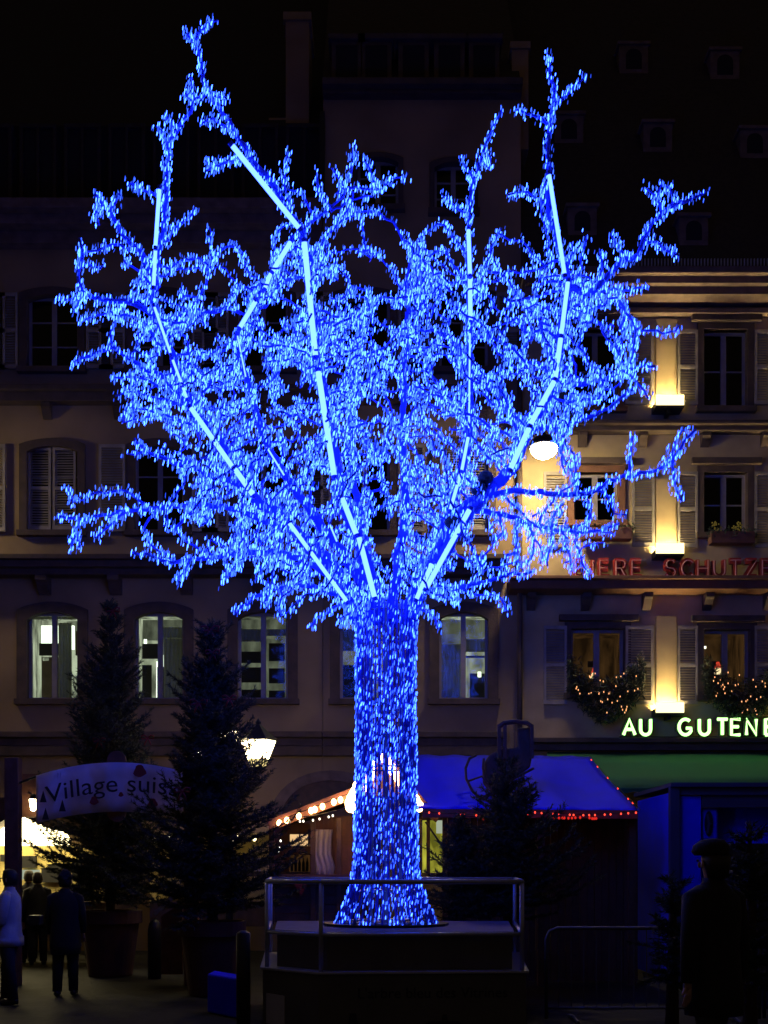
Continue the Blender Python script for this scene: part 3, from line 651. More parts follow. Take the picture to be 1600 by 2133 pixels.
# twigs: (points, depth)
TW = [
 ([(475,270),(450,250),(420,257)],-1.4),([(405,88),(388,62)],-1.5),([(430,195),(470,205)],-1.4),([(430,195),(400,212),(390,180)],-1.4),([(352,320),(345,290),(325,262)],-1.3),([(365,280),(358,255),(348,243)],-1.3),
 ([(505,332),(470,338),(445,345),(428,335)],-1.4),([(450,345),(430,356)],-1.4),([(343,430),(315,400),(285,395),(270,380)],-1.2),([(285,395),(275,378)],-1.2),([(230,440),(248,402)],-1.2),([(222,430),(200,445),(207,470)],-1.2),
 ([(285,520),(230,510),(200,522),(175,530)],-1.2),([(175,612),(140,625),(115,622)],-1.3),([(170,618),(155,650)],-1.3),([(165,556),(200,556),(215,550)],-1.3),([(320,600),(290,565),(262,548),(258,540)],-1.0),([(280,635),(312,612)],-1.1),
 ([(335,720),(300,670),(260,655),(215,655),(180,665),(170,672)],-1.0),([(238,722),(230,692),(242,655)],-1.1),([(385,830),(330,805),(280,785),(230,785)],-.8),([(395,850),(340,832),(300,822),(270,815),(240,825)],-.7),([(285,800),(262,810)],-.7),
 ([(430,900),(385,880),(330,862),(290,852),(262,850),(255,880)],-.6),([(380,880),(320,868),(256,880)],-.3),([(300,940),(265,945)],-.6),([(300,1058),(262,1022),(230,1025),(160,1040),(148,1030),(135,1015)],-.8),([(182,1080),(160,1100),(150,1145)],-.9),([(158,1110),(165,1140)],-.9),
 ([(262,1068),(232,1092),(200,1122)],-.9),([(330,1060),(300,1100),(320,1140),(360,1165)],-.8),([(392,1168),(382,1195),(372,1215)],-1.2),([(505,1152),(480,1190),(462,1215)],-1.1),([(460,1158),(430,1150),(390,1130),(365,1100),(340,1095)],-1.1),
 ([(590,1225),(580,1258),(584,1285)],-1.0),([(560,1235),(550,1265)],-1.0),([(640,1218),(610,1180),(560,1170),(530,1210)],-.8),([(735,1260),(700,1262),(672,1280),(645,1306)],-.6),([(745,1272),(722,1290),(712,1300)],-.5),([(865,1268),(898,1280),(912,1308)],-.5),
 ([(955,1222),(1000,1240),(1032,1240),(1050,1258),(1060,1276)],-.8),([(990,1212),(1000,1190),(1010,1172)],-.9),([(940,1230),(950,1262)],-.7),([(1402,962),(1405,1000),(1420,1042)],-1.1),([(1310,988),(1315,940),(1318,908)],-1.0),([(1245,1022),(1272,1042),(1280,1070),(1305,1072)],-.8),
 ([(1202,1028),(1200,980),(1203,945)],-.8),([(1385,970),(1400,950),(1412,912),(1430,893)],-1.1),([(1100,1092),(1112,1130),(1100,1180)],.4),([(1200,1110),(1210,1160),(1230,1200)],.5),([(1150,1103),(1145,1145),(1132,1168)],.5),([(1172,1110),(1185,1150),(1192,1190)],.5),([(1042,1072),(1050,1122)],.4),
 ([(1120,1092),(1152,1045),(1200,1000)],.3),([(1050,1030),(1090,1070),(1130,1108)],.1),([(1150,1100),(1160,1062),(1172,1050)],.5),([(1212,1108),(1232,1062),(1220,1030)],.4),([(1160,905),(1170,950),(1178,985)],-.6),([(1100,1095),(1130,1150),(1125,1175)],.4),([(1080,1085),(1075,1140),(1090,1190)],.3),
 ([(1300,772),(1330,800),(1350,830)],-.9),([(1160,832),(1230,832),(1290,800),(1310,760)],-.8),([(1172,700),(1200,760),(1205,800)],-.7),([(1182,645),(1230,622),(1270,602),(1310,605),(1350,600)],-.9),([(1185,592),(1212,560),(1222,490)],-.9),([(1182,565),(1190,505)],-.9),([(1240,600),(1255,560),(1250,520)],-1.0),
 ([(1378,448),(1368,410),(1342,390)],-1.4),([(1398,432),(1400,400),(1378,385),(1368,410)],-1.4),([(1350,505),(1385,520),(1415,532)],-1.3),([(1300,545),(1285,510),(1272,485)],-1.2),([(1275,600),(1300,640),(1322,680),(1370,688),(1400,690),(1415,678)],-1.0),([(1322,680),(1318,740),(1300,775)],-.9),
 ([(1215,620),(1255,690),(1290,740),(1300,775)],-.9),([(1245,640),(1285,620),(1300,590)],-.9),([(1154,218),(1195,180),(1222,150)],-1.0),([(1142,262),(1110,240),(1072,230)],-1.0),([(1140,425),(1100,400),(1058,406)],-.9),([(1150,545),(1138,480),(1128,430),(1138,375)],-.9),
 ([(985,372),(970,348),(965,325)],.4),([(975,452),(950,430),(920,404)],.4),([(976,530),(942,492),(925,468),(900,475),(872,505)],.4),([(978,600),(1018,545),(1030,500),(1045,475)],.3),([(1000,560),(1050,575),(1085,620),(1130,650)],.2),([(1118,660),(1115,612),(1130,570)],.0),([(930,590),(900,572),(868,592)],.6),([(1004,335),(1020,350),(1016,320)],.4),
 ([(636,520),(640,470),(690,430),(720,390),(735,340),(738,302)],-.8),([(690,432),(664,402),(660,352)],-.8),([(702,402),(745,390),(795,395),(812,375),(850,360)],-.7),([(785,395),(775,362),(758,335)],-.7),([(640,540),(700,472),(745,442),(785,440)],-.6),([(785,440),(830,480),(850,510),(880,530)],.3),([(745,442),(757,480),(762,520),(745,525)],-.5),
 ([(720,392),(700,362),(690,350)],-.8),([(605,430),(592,372),(600,318)],-1.0),([(568,568),(572,515),(582,478),(606,468)],.4),([(405,640),(430,590),(442,530),(437,475)],-.3),([(442,540),(475,512),(505,525),(515,562)],-.2),([(345,505),(370,470),(405,435)],-1.0),([(352,560),(400,540),(440,560)],-.7),
 ([(850,640),(815,560),(780,530),(770,545)],1.0),([(850,600),(862,565),(900,530),(935,520)],1.0),([(790,1020),(830,1040),(870,1010)],.8),([(655,450),(625,400),(600,395)],-.9),([(700,470),(730,430),(735,400)],-.6),([(690,440),(740,415),(775,410)],-.7),
 ([(555,640),(575,600),(600,590)],.3),([(480,640),(500,655)],.2),([(560,800),(600,740),(640,700),(700,690)],.6),([(667,780),(640,740),(600,720),(560,720)],-.3),
]
MASK = [(255,545),(340,590),(430,600),(520,590),(600,500),(700,485),(760,620),(830,620),(880,540),(935,560),(1040,600),(1130,640),(1170,560),(1250,570),(1320,640),(1330,780),(1210,880),(1080,950),(1010,1010),(985,1060),(1010,1190),(960,1225),(880,1262),(740,1262),(640,1225),(520,1190),(440,1150),(370,1060),(395,960),(300,870),(255,790),(290,700),(215,660)]
HOLES = [(225,585,42,34),(282,560,13,22),(205,535,45,9),(287,638,28,16),(190,695,36,28),(250,700,14,28),(355,600,24,25),(455,600,30,46),(477,667,18,28),(305,722,20,14),(345,755,24,28),(412,702,24,16),(430,760,28,14),(657,472,12,14),(695,430,14,26),(742,412,14,15),(750,367,12,20),(737,497,24,20),(795,480,50,40),(765,545,45,16),(752,582,25,18),(620,600,16,26),(590,485,10,12),(707,602,20,18),(795,590,15,24),(800,645,16,25),(840,655,18,20),(560,650,22,22),
 (500,660,18,26),(605,780,28,24),(595,838,26,14),(578,680,14,14),(440,825,20,12),(518,865,12,12),(518,935,18,14),(577,945,12,18),(600,900,14,15),(692,790,16,18),(752,860,12,22),(672,1035,22,24),(742,1025,15,28),(783,1015,16,22),(310,1090,22,22),(390,945,14,10),(952,680,20,24),(1002,735,22,36),(920,770,24,28),(830,655,18,14),(1045,635,16,14),(1070,695,20,24),(1115,730,20,22),(1015,860,24,20),(1090,835,20,34),(1240,715,30,44),(1202,765,14,34),(1270,652,28,14),(1050,888,24,9),(942,875,14,11),(840,850,22,18),(812,985,16,26),(808,1115,24,40),(877,1100,13,24),(640,800,8,10),(900,700,10,12),(1010,760,10,20),(880,940,10,14),(700,960,8,14),(470,820,10,12),(660,1180,14,10),(560,1010,12,12),(450,1100,30,14),(1040,930,16,8),(1080,1000,20,8),(1133,938,36,26),(1060,1140,16,16),(960,1170,12,12),(620,1090,8,8)]
def inpoly(x, y, poly):
    r = False; j = len(poly) - 1
    for i in range(len(poly)):
        (xi, yi), (xj, yj) = poly[i], poly[j]
        if (yi > y) != (yj > y) and x < (xj - xi) * (y - yi) / (yj - yi) + xi: r = not r
        j = i
    return r
HA = np.array(HOLES, float)
def inhole(x, y, g=1.0): return bool((((x - HA[:, 0]) / (HA[:, 2] * g)) ** 2 + ((y - HA[:, 1]) / (HA[:, 3] * g)) ** 2 < 1).any())

def px_of(p): return 800 + p[0] * F / p[1], HZ - (p[2] - CH) * F / p[1]
def poly3(pts, d0, d1, step=.07, jit=.012):
    """smooth a traced line into evenly spaced 3D points"""
    q = []
    n = len(pts)
    for i, (x, y) in enumerate(pts): t = i / (n - 1); q.append(np.array(P(x, y, TY + d0 + (d1 - d0) * t)))
    out = [q[0]]
    for i in range(n - 1):
        p0, p1, p2, p3 = q[max(i - 1, 0)], q[i], q[i + 1], q[min(i + 2, n - 1)]
        k = max(2, int(np.linalg.norm(p2 - p1) / step))
        for j in range(1, k + 1):
            t = j / k; out.append(.5 * ((2 * p1) + (p2 - p0) * t + (2 * p0 - 5 * p1 + 4 * p2 - p3) * t * t + (-p0 + 3 * p1 - 3 * p2 + p3) * t ** 3) + (NR.normal(0, jit, 3) if j < k else 0))
    return out
nodes = []; owner = []
def scatter_leds(a, b, r, dens, far=.045):
    d = b - a; L = np.linalg.norm(d); n = NR.poisson(L * dens)
    for _ in range(n):
        v = NR.normal(0, 1, 3); v /= np.linalg.norm(v)
        p = a + d * NR.rand() + v * (r + NR.uniform(.008, far))
        leds.append((Vector(p), R.choices((0, 1, 2), (4, 5, 4))[0], 1.0, 1))
for li, (pts, d0, d1, r0, r1) in enumerate(LIMBS):
    q = poly3(pts, d0, d1); n = len(q)
    rad = [r0 + (r1 * .7 - r0) * (i / (n - 1)) ** .8 for i in range(n)]
    b = MB(); b.tube(q, rad, 8); b.build('limb', M['cord'], tree, smooth=True)
    for i in range(n - 1):
        t = i / n
        scatter_leds(q[i], q[i + 1], rad[i], 130 if li > 6 or t > .62 else 60 + 70 * t)
        nodes.append(q[i]); owner.append(li)
for pts, d in TW:
    e = d * 1.0
    # find depth at root: nearest limb node in the picture plane
    A = np.array(nodes); pxy = np.stack([800 + A[:, 0] * F / A[:, 1], HZ - (A[:, 2] - CH) * F / A[:, 1]], 1)
    i = int(np.argmin(((pxy - np.array(pts[0])) ** 2).sum(1))); near = math.dist(pxy[i], pts[0])
    d_root = A[i][1] - TY if near < 60 else d
    q = poly3(pts, d_root, d if abs(d - d_root) < .5 else d_root + math.copysign(.4, d - d_root), jit=.014)
    if near < 60: q = [A[i]] + q
    n = len(q); b = MB(); b.tube(q, [.017 - .009 * k / n for k in range(n)], 6); b.build('twig', M['cord'], tree, smooth=True)
    for k in range(n - 1): scatter_leds(q[k], q[k + 1], .016, 140, .058); nodes.append(q[k]); owner.append(-1)
# ---- inner crown: space colonisation between the traced limbs
pts3 = []
while len(pts3) < 3000:
    x, y = R.uniform(200, 1340), R.uniform(480, 1265)
    if not inpoly(x, y, MASK) or inhole(x, y, 1.05): continue
    ex = (x - 780) / 620; ey = (y - 860) / 470; h = max(0, 1 - ex * ex - ey * ey) ** .5
    D = 2.3 * h + .3; dy = R.uniform(-D * .8, D)
    pts3.append(np.array(P(x, y, TY + dy)))
while len(pts3) < 3170:      # low right spray in front of the lit wall
    x, y = R.uniform(990, 1310), R.uniform(1040, 1200)
    if inpoly(x, y, [(990, 1050), (1120, 1065), (1300, 1080), (1240, 1185), (1100, 1195), (1000, 1150)]) and not inhole(x, y): pts3.append(np.array(P(x, y, TY + R.uniform(.1, .8))))
T = np.array(pts3); Nn = np.array(nodes); par = [-2] * len(nodes); kill = .19; reach = 1.3; step = .085
alive = np.ones(len(T), bool); NL = list(Nn); par_l = list(par)
for it in range(95):
    NA = np.array(NL); idx = np.nonzero(alive)[0]
    if len(idx) == 0: break
    D = ((T[idx][:, None, :] - NA[None]) ** 2).sum(2); j = D.argmin(1); dm = np.sqrt(D[np.arange(len(idx)), j])
    alive[idx[dm < kill]] = False
    ok = (dm >= kill) & (dm < reach); grow = {}
    for a, bb in zip(idx[ok], j[ok]): grow.setdefault(int(bb), []).append(T[a] - NA[bb])
    if not grow: break
    added = 0
    for nd, vs in grow.items():
        v = sum(x / np.linalg.norm(x) for x in vs); v = v / (np.linalg.norm(v) + 1e-6) + NR.normal(0, .22, 3); v /= np.linalg.norm(v)
        p = NA[nd] + v * step; x, y = px_of(p)
        if inhole(x, y, .9):
            # steer round the gap
            for _ in range(6):
                w = v + NR.normal(0, .8, 3); w /= np.linalg.norm(w); p2 = NA[nd] + w * step
                if not inhole(*px_of(p2), .9): p = p2; break
            else: continue
        NL.append(p); par_l.append(nd); added += 1
    if not added: break
NL = np.array(NL); cnt = np.zeros(len(NL))
for i in range(len(NL) - 1, len(nodes) - 1, -1):
    cnt[i] = max(cnt[i], 1); cnt[par_l[i]] += cnt[i]
inner = MB(); kids = {}
for i in range(len(nodes), len(NL)): kids.setdefault(par_l[i], []).append(i)
chains = []
def walk(a, b):
    c = [a, b]
    while True:
        k = kids.get(b, [])
        if not k: break
        k = sorted(k, key=lambda q: -cnt[q])
        for o in k[1:]: stack.append((b, o))
        b = k[0]; c.append(b)
    chains.append(c)
stack = [(p, c) for p in list(kids) if p < len(nodes) for c in kids[p]]
while stack: walk(*stack.pop())
nb = 0; chains.sort(key=lambda c: -len(c))
for c in chains:
    rad = [min(.034, .007 + .0034 * math.sqrt(max(cnt[i] if i >= len(nodes) else cnt[c[1]], 1))) for i in c]
    if len(c) >= 9 and nb < 170:
        b = MB(); b.tube([NL[i] for i in c], rad, 5); b.build('branch', M['cord'], tree, smooth=True); nb += 1
    else: inner.tube([NL[i] for i in c], rad, 4)
    for a, bb in zip(c, c[1:]): scatter_leds(NL[a], NL[bb], rad[0], 80, .066)
inner.build('small_twigs', M['cord'], tree, smooth=True, kind='stuff')
print('crown nodes', len(NL), 'chains', len(chains), 'leds', len(leds))
# ---- LED bulbs: short upright capsules
TUBES = [((722,1252),(603,1090),-.75,-.95,.032),((527,1030),(490,978),-.95,-1.0,.042),((486,975),(398,850),-1.0,-1.1,.038),((389,828),(360,750),-.85,-.95,.020),((355,735),(322,640),-1.0,-1.1,.020),((320,595),(324,520),-1.1,-1.15,.028),((324,512),(332,395),-1.2,-1.3,.030),
 ((780,1243),(748,1120),-.8,-.9,.042),((742,1112),(713,1038),-.9,-.95,.042),((696,990),(663,775),-1.0,-1.1,.044),((657,740),(634,505),-.85,-1.1,.044),((622,474),(484,303),-1.15,-1.6,.038),
 ((605,505),(568,565),.1,.1,.040),((564,570),(552,600),.1,.1,.034),((532,628),(500,682),.1,.1,.038),((592,990),(556,932),.0,.0,.014),((512,785),(495,700),.0,.0,.012),((702,1128),(686,1090),.0,.0,.014),
 ((868,1247),(900,1175),-.7,-.75,.036),((888,1225),(978,1062),-.78,-.95,.040),((938,1062),(960,985),-.6,-.5,.028),((962,980),(975,912),-.5,-.4,.026),((977,892),(979,695),-.3,-.2,.014),((980,668),(979,575),.15,.2,.038),((979,572),(976,480),.15,.2,.036),
 ((1064,976),(1102,892),-1.05,-1.1,.042),((1104,886),(1154,795),-1.1,-1.1,.040),((1157,787),(1168,705),-.95,-1.0,.038),((1169,700),(1183,588),-1.0,-1.1,.034),((1176,570),(1144,365),-1.15,-1.25,.032)]
def seg_d(x, y, a, b):
    dx, dy = b[0] - a[0], b[1] - a[1]; t = max(0, min(1, ((x - a[0]) * dx + (y - a[1]) * dy) / (dx * dx + dy * dy)))
    return math.hypot(x - a[0] - t * dx, y - a[1] - t * dy)
lb = {0: MB(), 1: MB()}
for p, cls, s, grp in leds:
    if grp == 1:
        x_, y_ = px_of(p)
        if inhole(x_, y_, R.uniform(.6, .98)): continue
        if R.random() < .85 and any(seg_d(x_, y_, a, b_) < 8 and p.y < TY + min(d0, d1) + .1 for a, b_, d0, d1, r in TUBES): continue
    mb = lb[grp]; mb.cur = cls; s = .86 if grp == 0 else 1.0
    h = R.uniform(.020, .032) * s * (1.1 if grp == 0 else 1.0); w = R.uniform(.0042, .0064) * s * (.8 if cls == 2 else 1)
    tx, ty = R.gauss(.0035, .002), R.gauss(0, .002); tw = R.random() * 1.5
    v = [p + Vector((-tx, -ty, -h))] + [p + Vector((w * math.cos(tw + k * 2.0944) - tx * .6, w * math.sin(tw + k * 2.0944), -h * .55)) for k in range(3)] + \
        [p + Vector((w * math.cos(tw + k * 2.0944) + tx * .6, w * math.sin(tw + k * 2.0944), h * .55)) for k in range(3)] + [p + Vector((tx, ty, h))]
    mb.add(v, [(0, 2, 1), (0, 3, 2), (0, 1, 3), (1, 2, 5, 4), (2, 3, 6, 5), (3, 1, 4, 6), (4, 5, 7), (5, 6, 7), (6, 4, 7)])
lb[0].build('trunk_lights', [E['led1'], E['led2'], E['led3']], tree, kind='stuff')
lb[1].build('crown_lights', [E['led1'], E['led2'], E['led3']], tree, kind='stuff')
# ---- light tubes lying along the limbs
for a, b_, d0, d1, r in TUBES:
    if r < .005: continue
    p, q = P(a[0], a[1], TY + d0 - .05), P(b_[0], b_[1], TY + d1 - .05)
    m_ = MB(); r *= .66; m_.tube([p, p.lerp(q, .5), q], r, 12); o = m_.build('light_tube', E['tube'], tree, smooth=True)
    d = (q - p).normalized()
    for e0, e1 in ((p - d * .04, p - d * .002), (q + d * .002, q + d * .04)): MB().tube([e0, e1], r * 1.06, 8).build('tube_cap', M['cord'], o)
for x, y in ((1012, 995), (996, 1018), (942, 1088)):      # small projectors clamped on the right limb
    b = MB(); p = P(x, y, TY - .4); b.ball(p, .09, 10, 6, .8); b.tube([p, p + Vector((.02, .1, -.12))], .02, 6); b.build('projector', M['iron'], tree, smooth=True)

# ================================================================ platform with railing
plat = thing('tree_platform', 'low round-cornered platform with steel railing around the foot of the blue tree', 'platform', (.25, 12.2, 0))
ZP = 0.64
OUT = [(-1.28, 11.5), (-.66, 10.95), (1.45, 11.1), (1.66, 13.5), (-1.45, 13.5)]
cxp, cyp = .15, 12.3
def inset(k): return [(cxp + (x - cxp) * k, cyp + (y - cyp) * k) for x, y in OUT]
MB().slab(OUT, .02, ZP - .03).build('skirting', M['skirt'], plat)
MB().slab(inset(1.02), ZP - .028, ZP).build('deck', M['steel'], plat, bevel=.006)
MB().slab(inset(.90), ZP + .002, 1.0).build('plinth', M['skirt'], plat)
MB().slab(inset(.915), 1.001, 1.03).build('plinth_top', M['concrete'], plat)
pb = MB(); pb.slab([(tcx + .62 * math.cos(i * math.pi / 8) * 1.15, TY + .62 * math.sin(i * math.pi / 8)) for i in range(16)], 1.031, 1.06); pb.build('base_plate', M['iron'], plat)
RP = inset(.97); posts = [RP[0], RP[1], RP[2], RP[3], RP[4]]
for x, y in posts: MB().tube([(x, y, ZP), (x, y, 1.53)], .024, 10).build('rail_post', M['steel'], plat, smooth=True)
for i in range(5):
    a, b_ = RP[i], RP[(i + 1) % 5]
    MB().tube([(a[0], a[1], 1.545), (b_[0], b_[1], 1.545)], .027, 10).build('handrail', M['steel'], plat, smooth=True)
    if i != 3: MB().tube([(a[0], a[1], 1.01), (b_[0], b_[1], 1.01)], .021, 10).build('middle_rail', M['steel'], plat, smooth=True)
def flat_text(name, txt, size, origin, ux, uz, m, parent, off=-.004, center=False):
    v, f = text_polys(txt, size); ux = Vector(ux).normalized(); uz = Vector(uz).normalized(); nn = ux.cross(uz).normalized()
    w = max(p[0] for p in v)
    for vv, ff in letters(v, f): MB().add([Vector(origin) + ux * p[0] + uz * p[1] + nn * (-off) for p in vv], ff).build(name, m, parent)
fr = (Vector((1.45, 11.1, 0)) - Vector((-.66, 10.95, 0))).normalized()
flat_text('letter', "L'arbre bleu des Vitrines", .155, Vector((-.66, 10.95, 0)) + fr * .39 + Vector((0, 0, .37)), fr, (0, 0, 1), M['print_d'], plat, off=-.006)
for k, (u, w, z, h) in enumerate(((.30, .10, .10, .12), (1.05, .45, .08, .05), (1.25, .06, .14, .06))):
    p = Vector((-.66, 10.95, 0)) + fr * u; nn = Vector((fr.y, -fr.x, 0)) * .005
    b = MB(); b.add([p + nn + Vector((0, 0, z)), p + fr * w + nn + Vector((0, 0, z)), p + fr * w * .8 + nn + Vector((0, 0, z + h)), p + fr * w * .15 + nn + Vector((0, 0, z + h))], [(0, 1, 2, 3)]); b.build('printed_emblem', M['print_d'], plat)
po = MB(); a0 = Vector((-1.28, 11.5, 0)); a1 = Vector((-.66, 10.95, 0)); dd = (a1 - a0).normalized(); nn = Vector((dd.y, -dd.x, 0)) * .008
p = a0 + dd * .06; q = a0 + dd * .34
po.add([p + nn + Vector((0, 0, .05)), q + nn + Vector((0, 0, .05)), q + nn + Vector((0, 0, .36)), p + nn + Vector((0, 0, .37)), p + Vector((0, 0, .05)), q + Vector((0, 0, .05)), q + Vector((0, 0, .36)), p + Vector((0, 0, .37))], [(0, 1, 2, 3), (0, 4, 5, 1), (1, 5, 6, 2), (2, 6, 7, 3), (3, 7, 4, 0)])
po.build('pale_poster', M['white'], plat)
# ================================================================ christmas market
def hexa(b, px0, px1, py0, py1, Ya, Yb): return b.box(X(px0, Ya), X(px1, Ya), Ya, Yb, Z(py1, Ya), Z(py0, Ya))
# ---- lit stall at the left
YA = 18.6
st = thing('market_stall', 'brightly lit market stall with glowing canopy at the left edge behind the banner', 'market stall', (X(110, YA), YA, 0), 'market stalls on the square')
for q in (-190, 226): 
    b = MB(); b.box(X(q, YA) - .05, X(q, YA) + .05, YA - .05, YA + .05, 0, Z(1715, YA)); b.build('corner_post', M['wood'], st)
hexa(MB(), -190, 230, 1762, 1915, YA + 1.9, YA + 1.95).build('back_wall', M['stallwall'], st)
hexa(MB(), 229, 234, 1745, 1925, YA, YA + 1.9).build('side_wall', M['wood'], st)
ca = MB(); ca.prism([(X(a, YA + .6), Z(b_, YA + .6)) for a, b_ in ((-190, 1760), (-190, 1728), (0, 1728), (38, 1706), (52, 1702), (72, 1716), (108, 1733), (117, 1748), (113, 1760))], YA + .6, YA + 1.5); ca.build('glowing_ceiling', E['stall'], st)  # lamp strip plus the lit ceiling above it, brightness put into one glowing prism
cn = MB(); cn.prism([(X(a, YA + .5), Z(b_, YA + .5)) for a, b_ in ((-200, 1726), (0, 1722), (45, 1696), (120, 1730), (235, 1745), (235, 1722), (45, 1660), (-200, 1690))], YA + .2, YA + 2.0); cn.build('canopy_roof', M['wood'], st)
hexa(MB(), -190, 228, 1880, 1935, YA + .2, YA + .8).build('counter', M['wood'], st)
for i, (a, b_, c, d) in enumerate(((40, 74, 1783, 1808), (86, 122, 1808, 1838), (0, 9, 1780, 1795), (100, 150, 1800, 1812), (150, 168, 1790, 1830), (176, 190, 1800, 1840), (-40, -10, 1790, 1820))):
    hexa(MB(), a, b_, c, d, YA + 1.75, YA + 1.85).build('menu_board', M['dark'], st)
hexa(MB(), 38, 80, 1812, 1832, YA + 1.7, YA + 1.8).build('lit_menu', E['yel2'], st)
for i in range(7):
    hexa(MB(), 196 + i * 4, 199 + i * 4, 1812 + (i % 3) * 3, 1826, YA + 1.0, YA + 1.1).build('red_packet', M['red'], st)
# dark gable board and little sconce beside the banner
hexa(MB(), 38, 78, 1612, 1702, 18.2, 18.3).build('gable_board', M['woodr'], loc=P(58, 1702, 18.2), label='dark brown gable board rising above the lit stall beside the banner post', cat='board')
sc = thing('wall_sconce', 'small lit tapering sconce between the banner and its post', 'wall lamp', P(70, 1668, 17.9))
b = MB(); c = P(70, 1690, 17.95); b.lathe(c, [(.015, 0), (.05, .02), (.075, .19), (.07, .20)], 8); b.build('sconce_glass', E['lantern'], sc); b = MB(); b.lathe(c, [(.08, .203), (.05, .26), (.01, .29)], 8); b.box(c.x - .01, c.x + .01, c.y, c.y + .25, c.z + .2, c.z + .22); b.build('sconce_cap', M['iron'], sc)
# ---- second stall behind the two firs
YB = 19.2
sb = thing('market_stall', 'half hidden market stall glowing yellow through the branches of the nearer potted fir', 'market stall', (X(440, YB), YB, 0), 'market stalls on the square')
hexa(MB(), 310, 560, 1720, 1735, YB, YB + 2).build('canopy_roof', M['canvas_t'], sb)
hexa(MB(), 312, 560, 1735, 1915, YB + 1.6, YB + 1.66).build('back_wall', M['stallwall'], sb)
for q, w in ((322, 14), (352, 10), (398, 12), (455, 8), (492, 16), (530, 9)): MB().ball(P(q, 1748, YB + .6), w * .5 * YB / F, 12, 8).build('stall_light', E['stall'], sb, smooth=True)
hexa(MB(), 330, 545, 1815, 1826, YB + .3, YB + .9).build('shelf', M['wood'], sb)
for i in range(12): hexa(MB(), 335 + i * 18, 344 + i * 18, 1793 - (i * 7) % 12, 1815, YB + .5, YB + .6).build('parcel', M[('red', 'wood', 'dark', 'sheet')[i % 4]], sb)
hexa(MB(), 312, 556, 1878, 1930, YB, YB + .6).build('counter', M['wood'], sb)

# ---- banner between posts
YN = 15.5
bn = thing('banner', 'arched white cloth banner reading Village suisse hung left of the nearer fir', 'banner', P(230, 1700, YN))
def interp(pts, x):
    for (a, ya), (b_, yb) in zip(pts, pts[1:]):
        if a <= x <= b_: t = (x - a) / (b_ - a); return ya + (yb - ya) * t
    return pts[-1][1]
def arch(x, e0, mid, peak=243): return mid + (e0 - mid) * ((x - peak) / 168.0) ** 2
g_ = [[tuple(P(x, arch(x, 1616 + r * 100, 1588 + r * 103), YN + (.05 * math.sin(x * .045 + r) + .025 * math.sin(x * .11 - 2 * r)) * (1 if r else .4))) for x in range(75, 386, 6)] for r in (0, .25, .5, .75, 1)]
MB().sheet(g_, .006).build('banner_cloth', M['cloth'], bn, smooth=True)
v, f = text_polys('Village suisse', 1.0); wmax = max(p[0] for p in v)
def bend(p):
    x = 97 + p[0] / wmax * 300; base = arch(x, 1676, 1649, 262); h = 52
    return tuple(P(x + p[1] * (x - 262) * .04, base - p[1] * h, YN - .085))
for vv, ff in letters(v, f): MB().add([bend(p) for p in vv], ff).build('letter', M['print_d'], bn)
for (cx_, cy_, r_) in ((291, 1606, 13), (196, 1668, 9), (252, 1655, 5), (318, 1673, 10)):
    c = P(cx_, cy_, YN - .086); n = 14; rr = r_ * YN / F
    b = MB(); b.add([(c.x + rr * (1 + .25 * math.sin(5 * k)) * math.cos(2 * math.pi * k / n), c.y, c.z + rr * math.sin(2 * math.pi * k / n)) for k in range(n)], [tuple(range(n))]); b.build('red_motif', M['print_r'], bn)
for (cx_, cy_) in ((90, 1661), (95, 1697), (130, 1680)):
    c = P(cx_, cy_, YN - .086); b = MB(); b.add([(c.x - .05, c.y, c.z - .07), (c.x + .05, c.y, c.z - .07), (c.x, c.y, c.z + .1)], [(0, 1, 2)]); b.build('tree_motif', M['print_d'], bn)
for cy_, r_ in ((1584, 20), (1692, 20)):
    c = P(243, cy_, YN + .06); n = 20; rr = r_ * YN / F
    MB().prism([(c.x + rr * math.cos(2 * math.pi * k / n), c.z + rr * math.sin(2 * math.pi * k / n)) for k in range(n)], YN + .05, YN + .07).build('round_emblem', M['woodr'], bn)
pr = MB(); pr.tube([P(x, arch(x, 1618, 1590), YN + .05) for x in range(24, 400, 25)], .018, 6); pr.build('arched_rod', M['iron'], bn, smooth=True)
for q, lab in ((24, 'square brown banner post at the left edge of the picture'), (398, 'brown banner post hidden in the nearer potted fir')):
    MB().box(X(q, YN) - .098, X(q, YN) + .098, YN - .02, YN + .17, 0, Z(1578, YN)).build('banner_post', M['woodr'], loc=(X(q, YN), YN, 0), label=lab, cat='post', group='banner posts', bevel=.008)

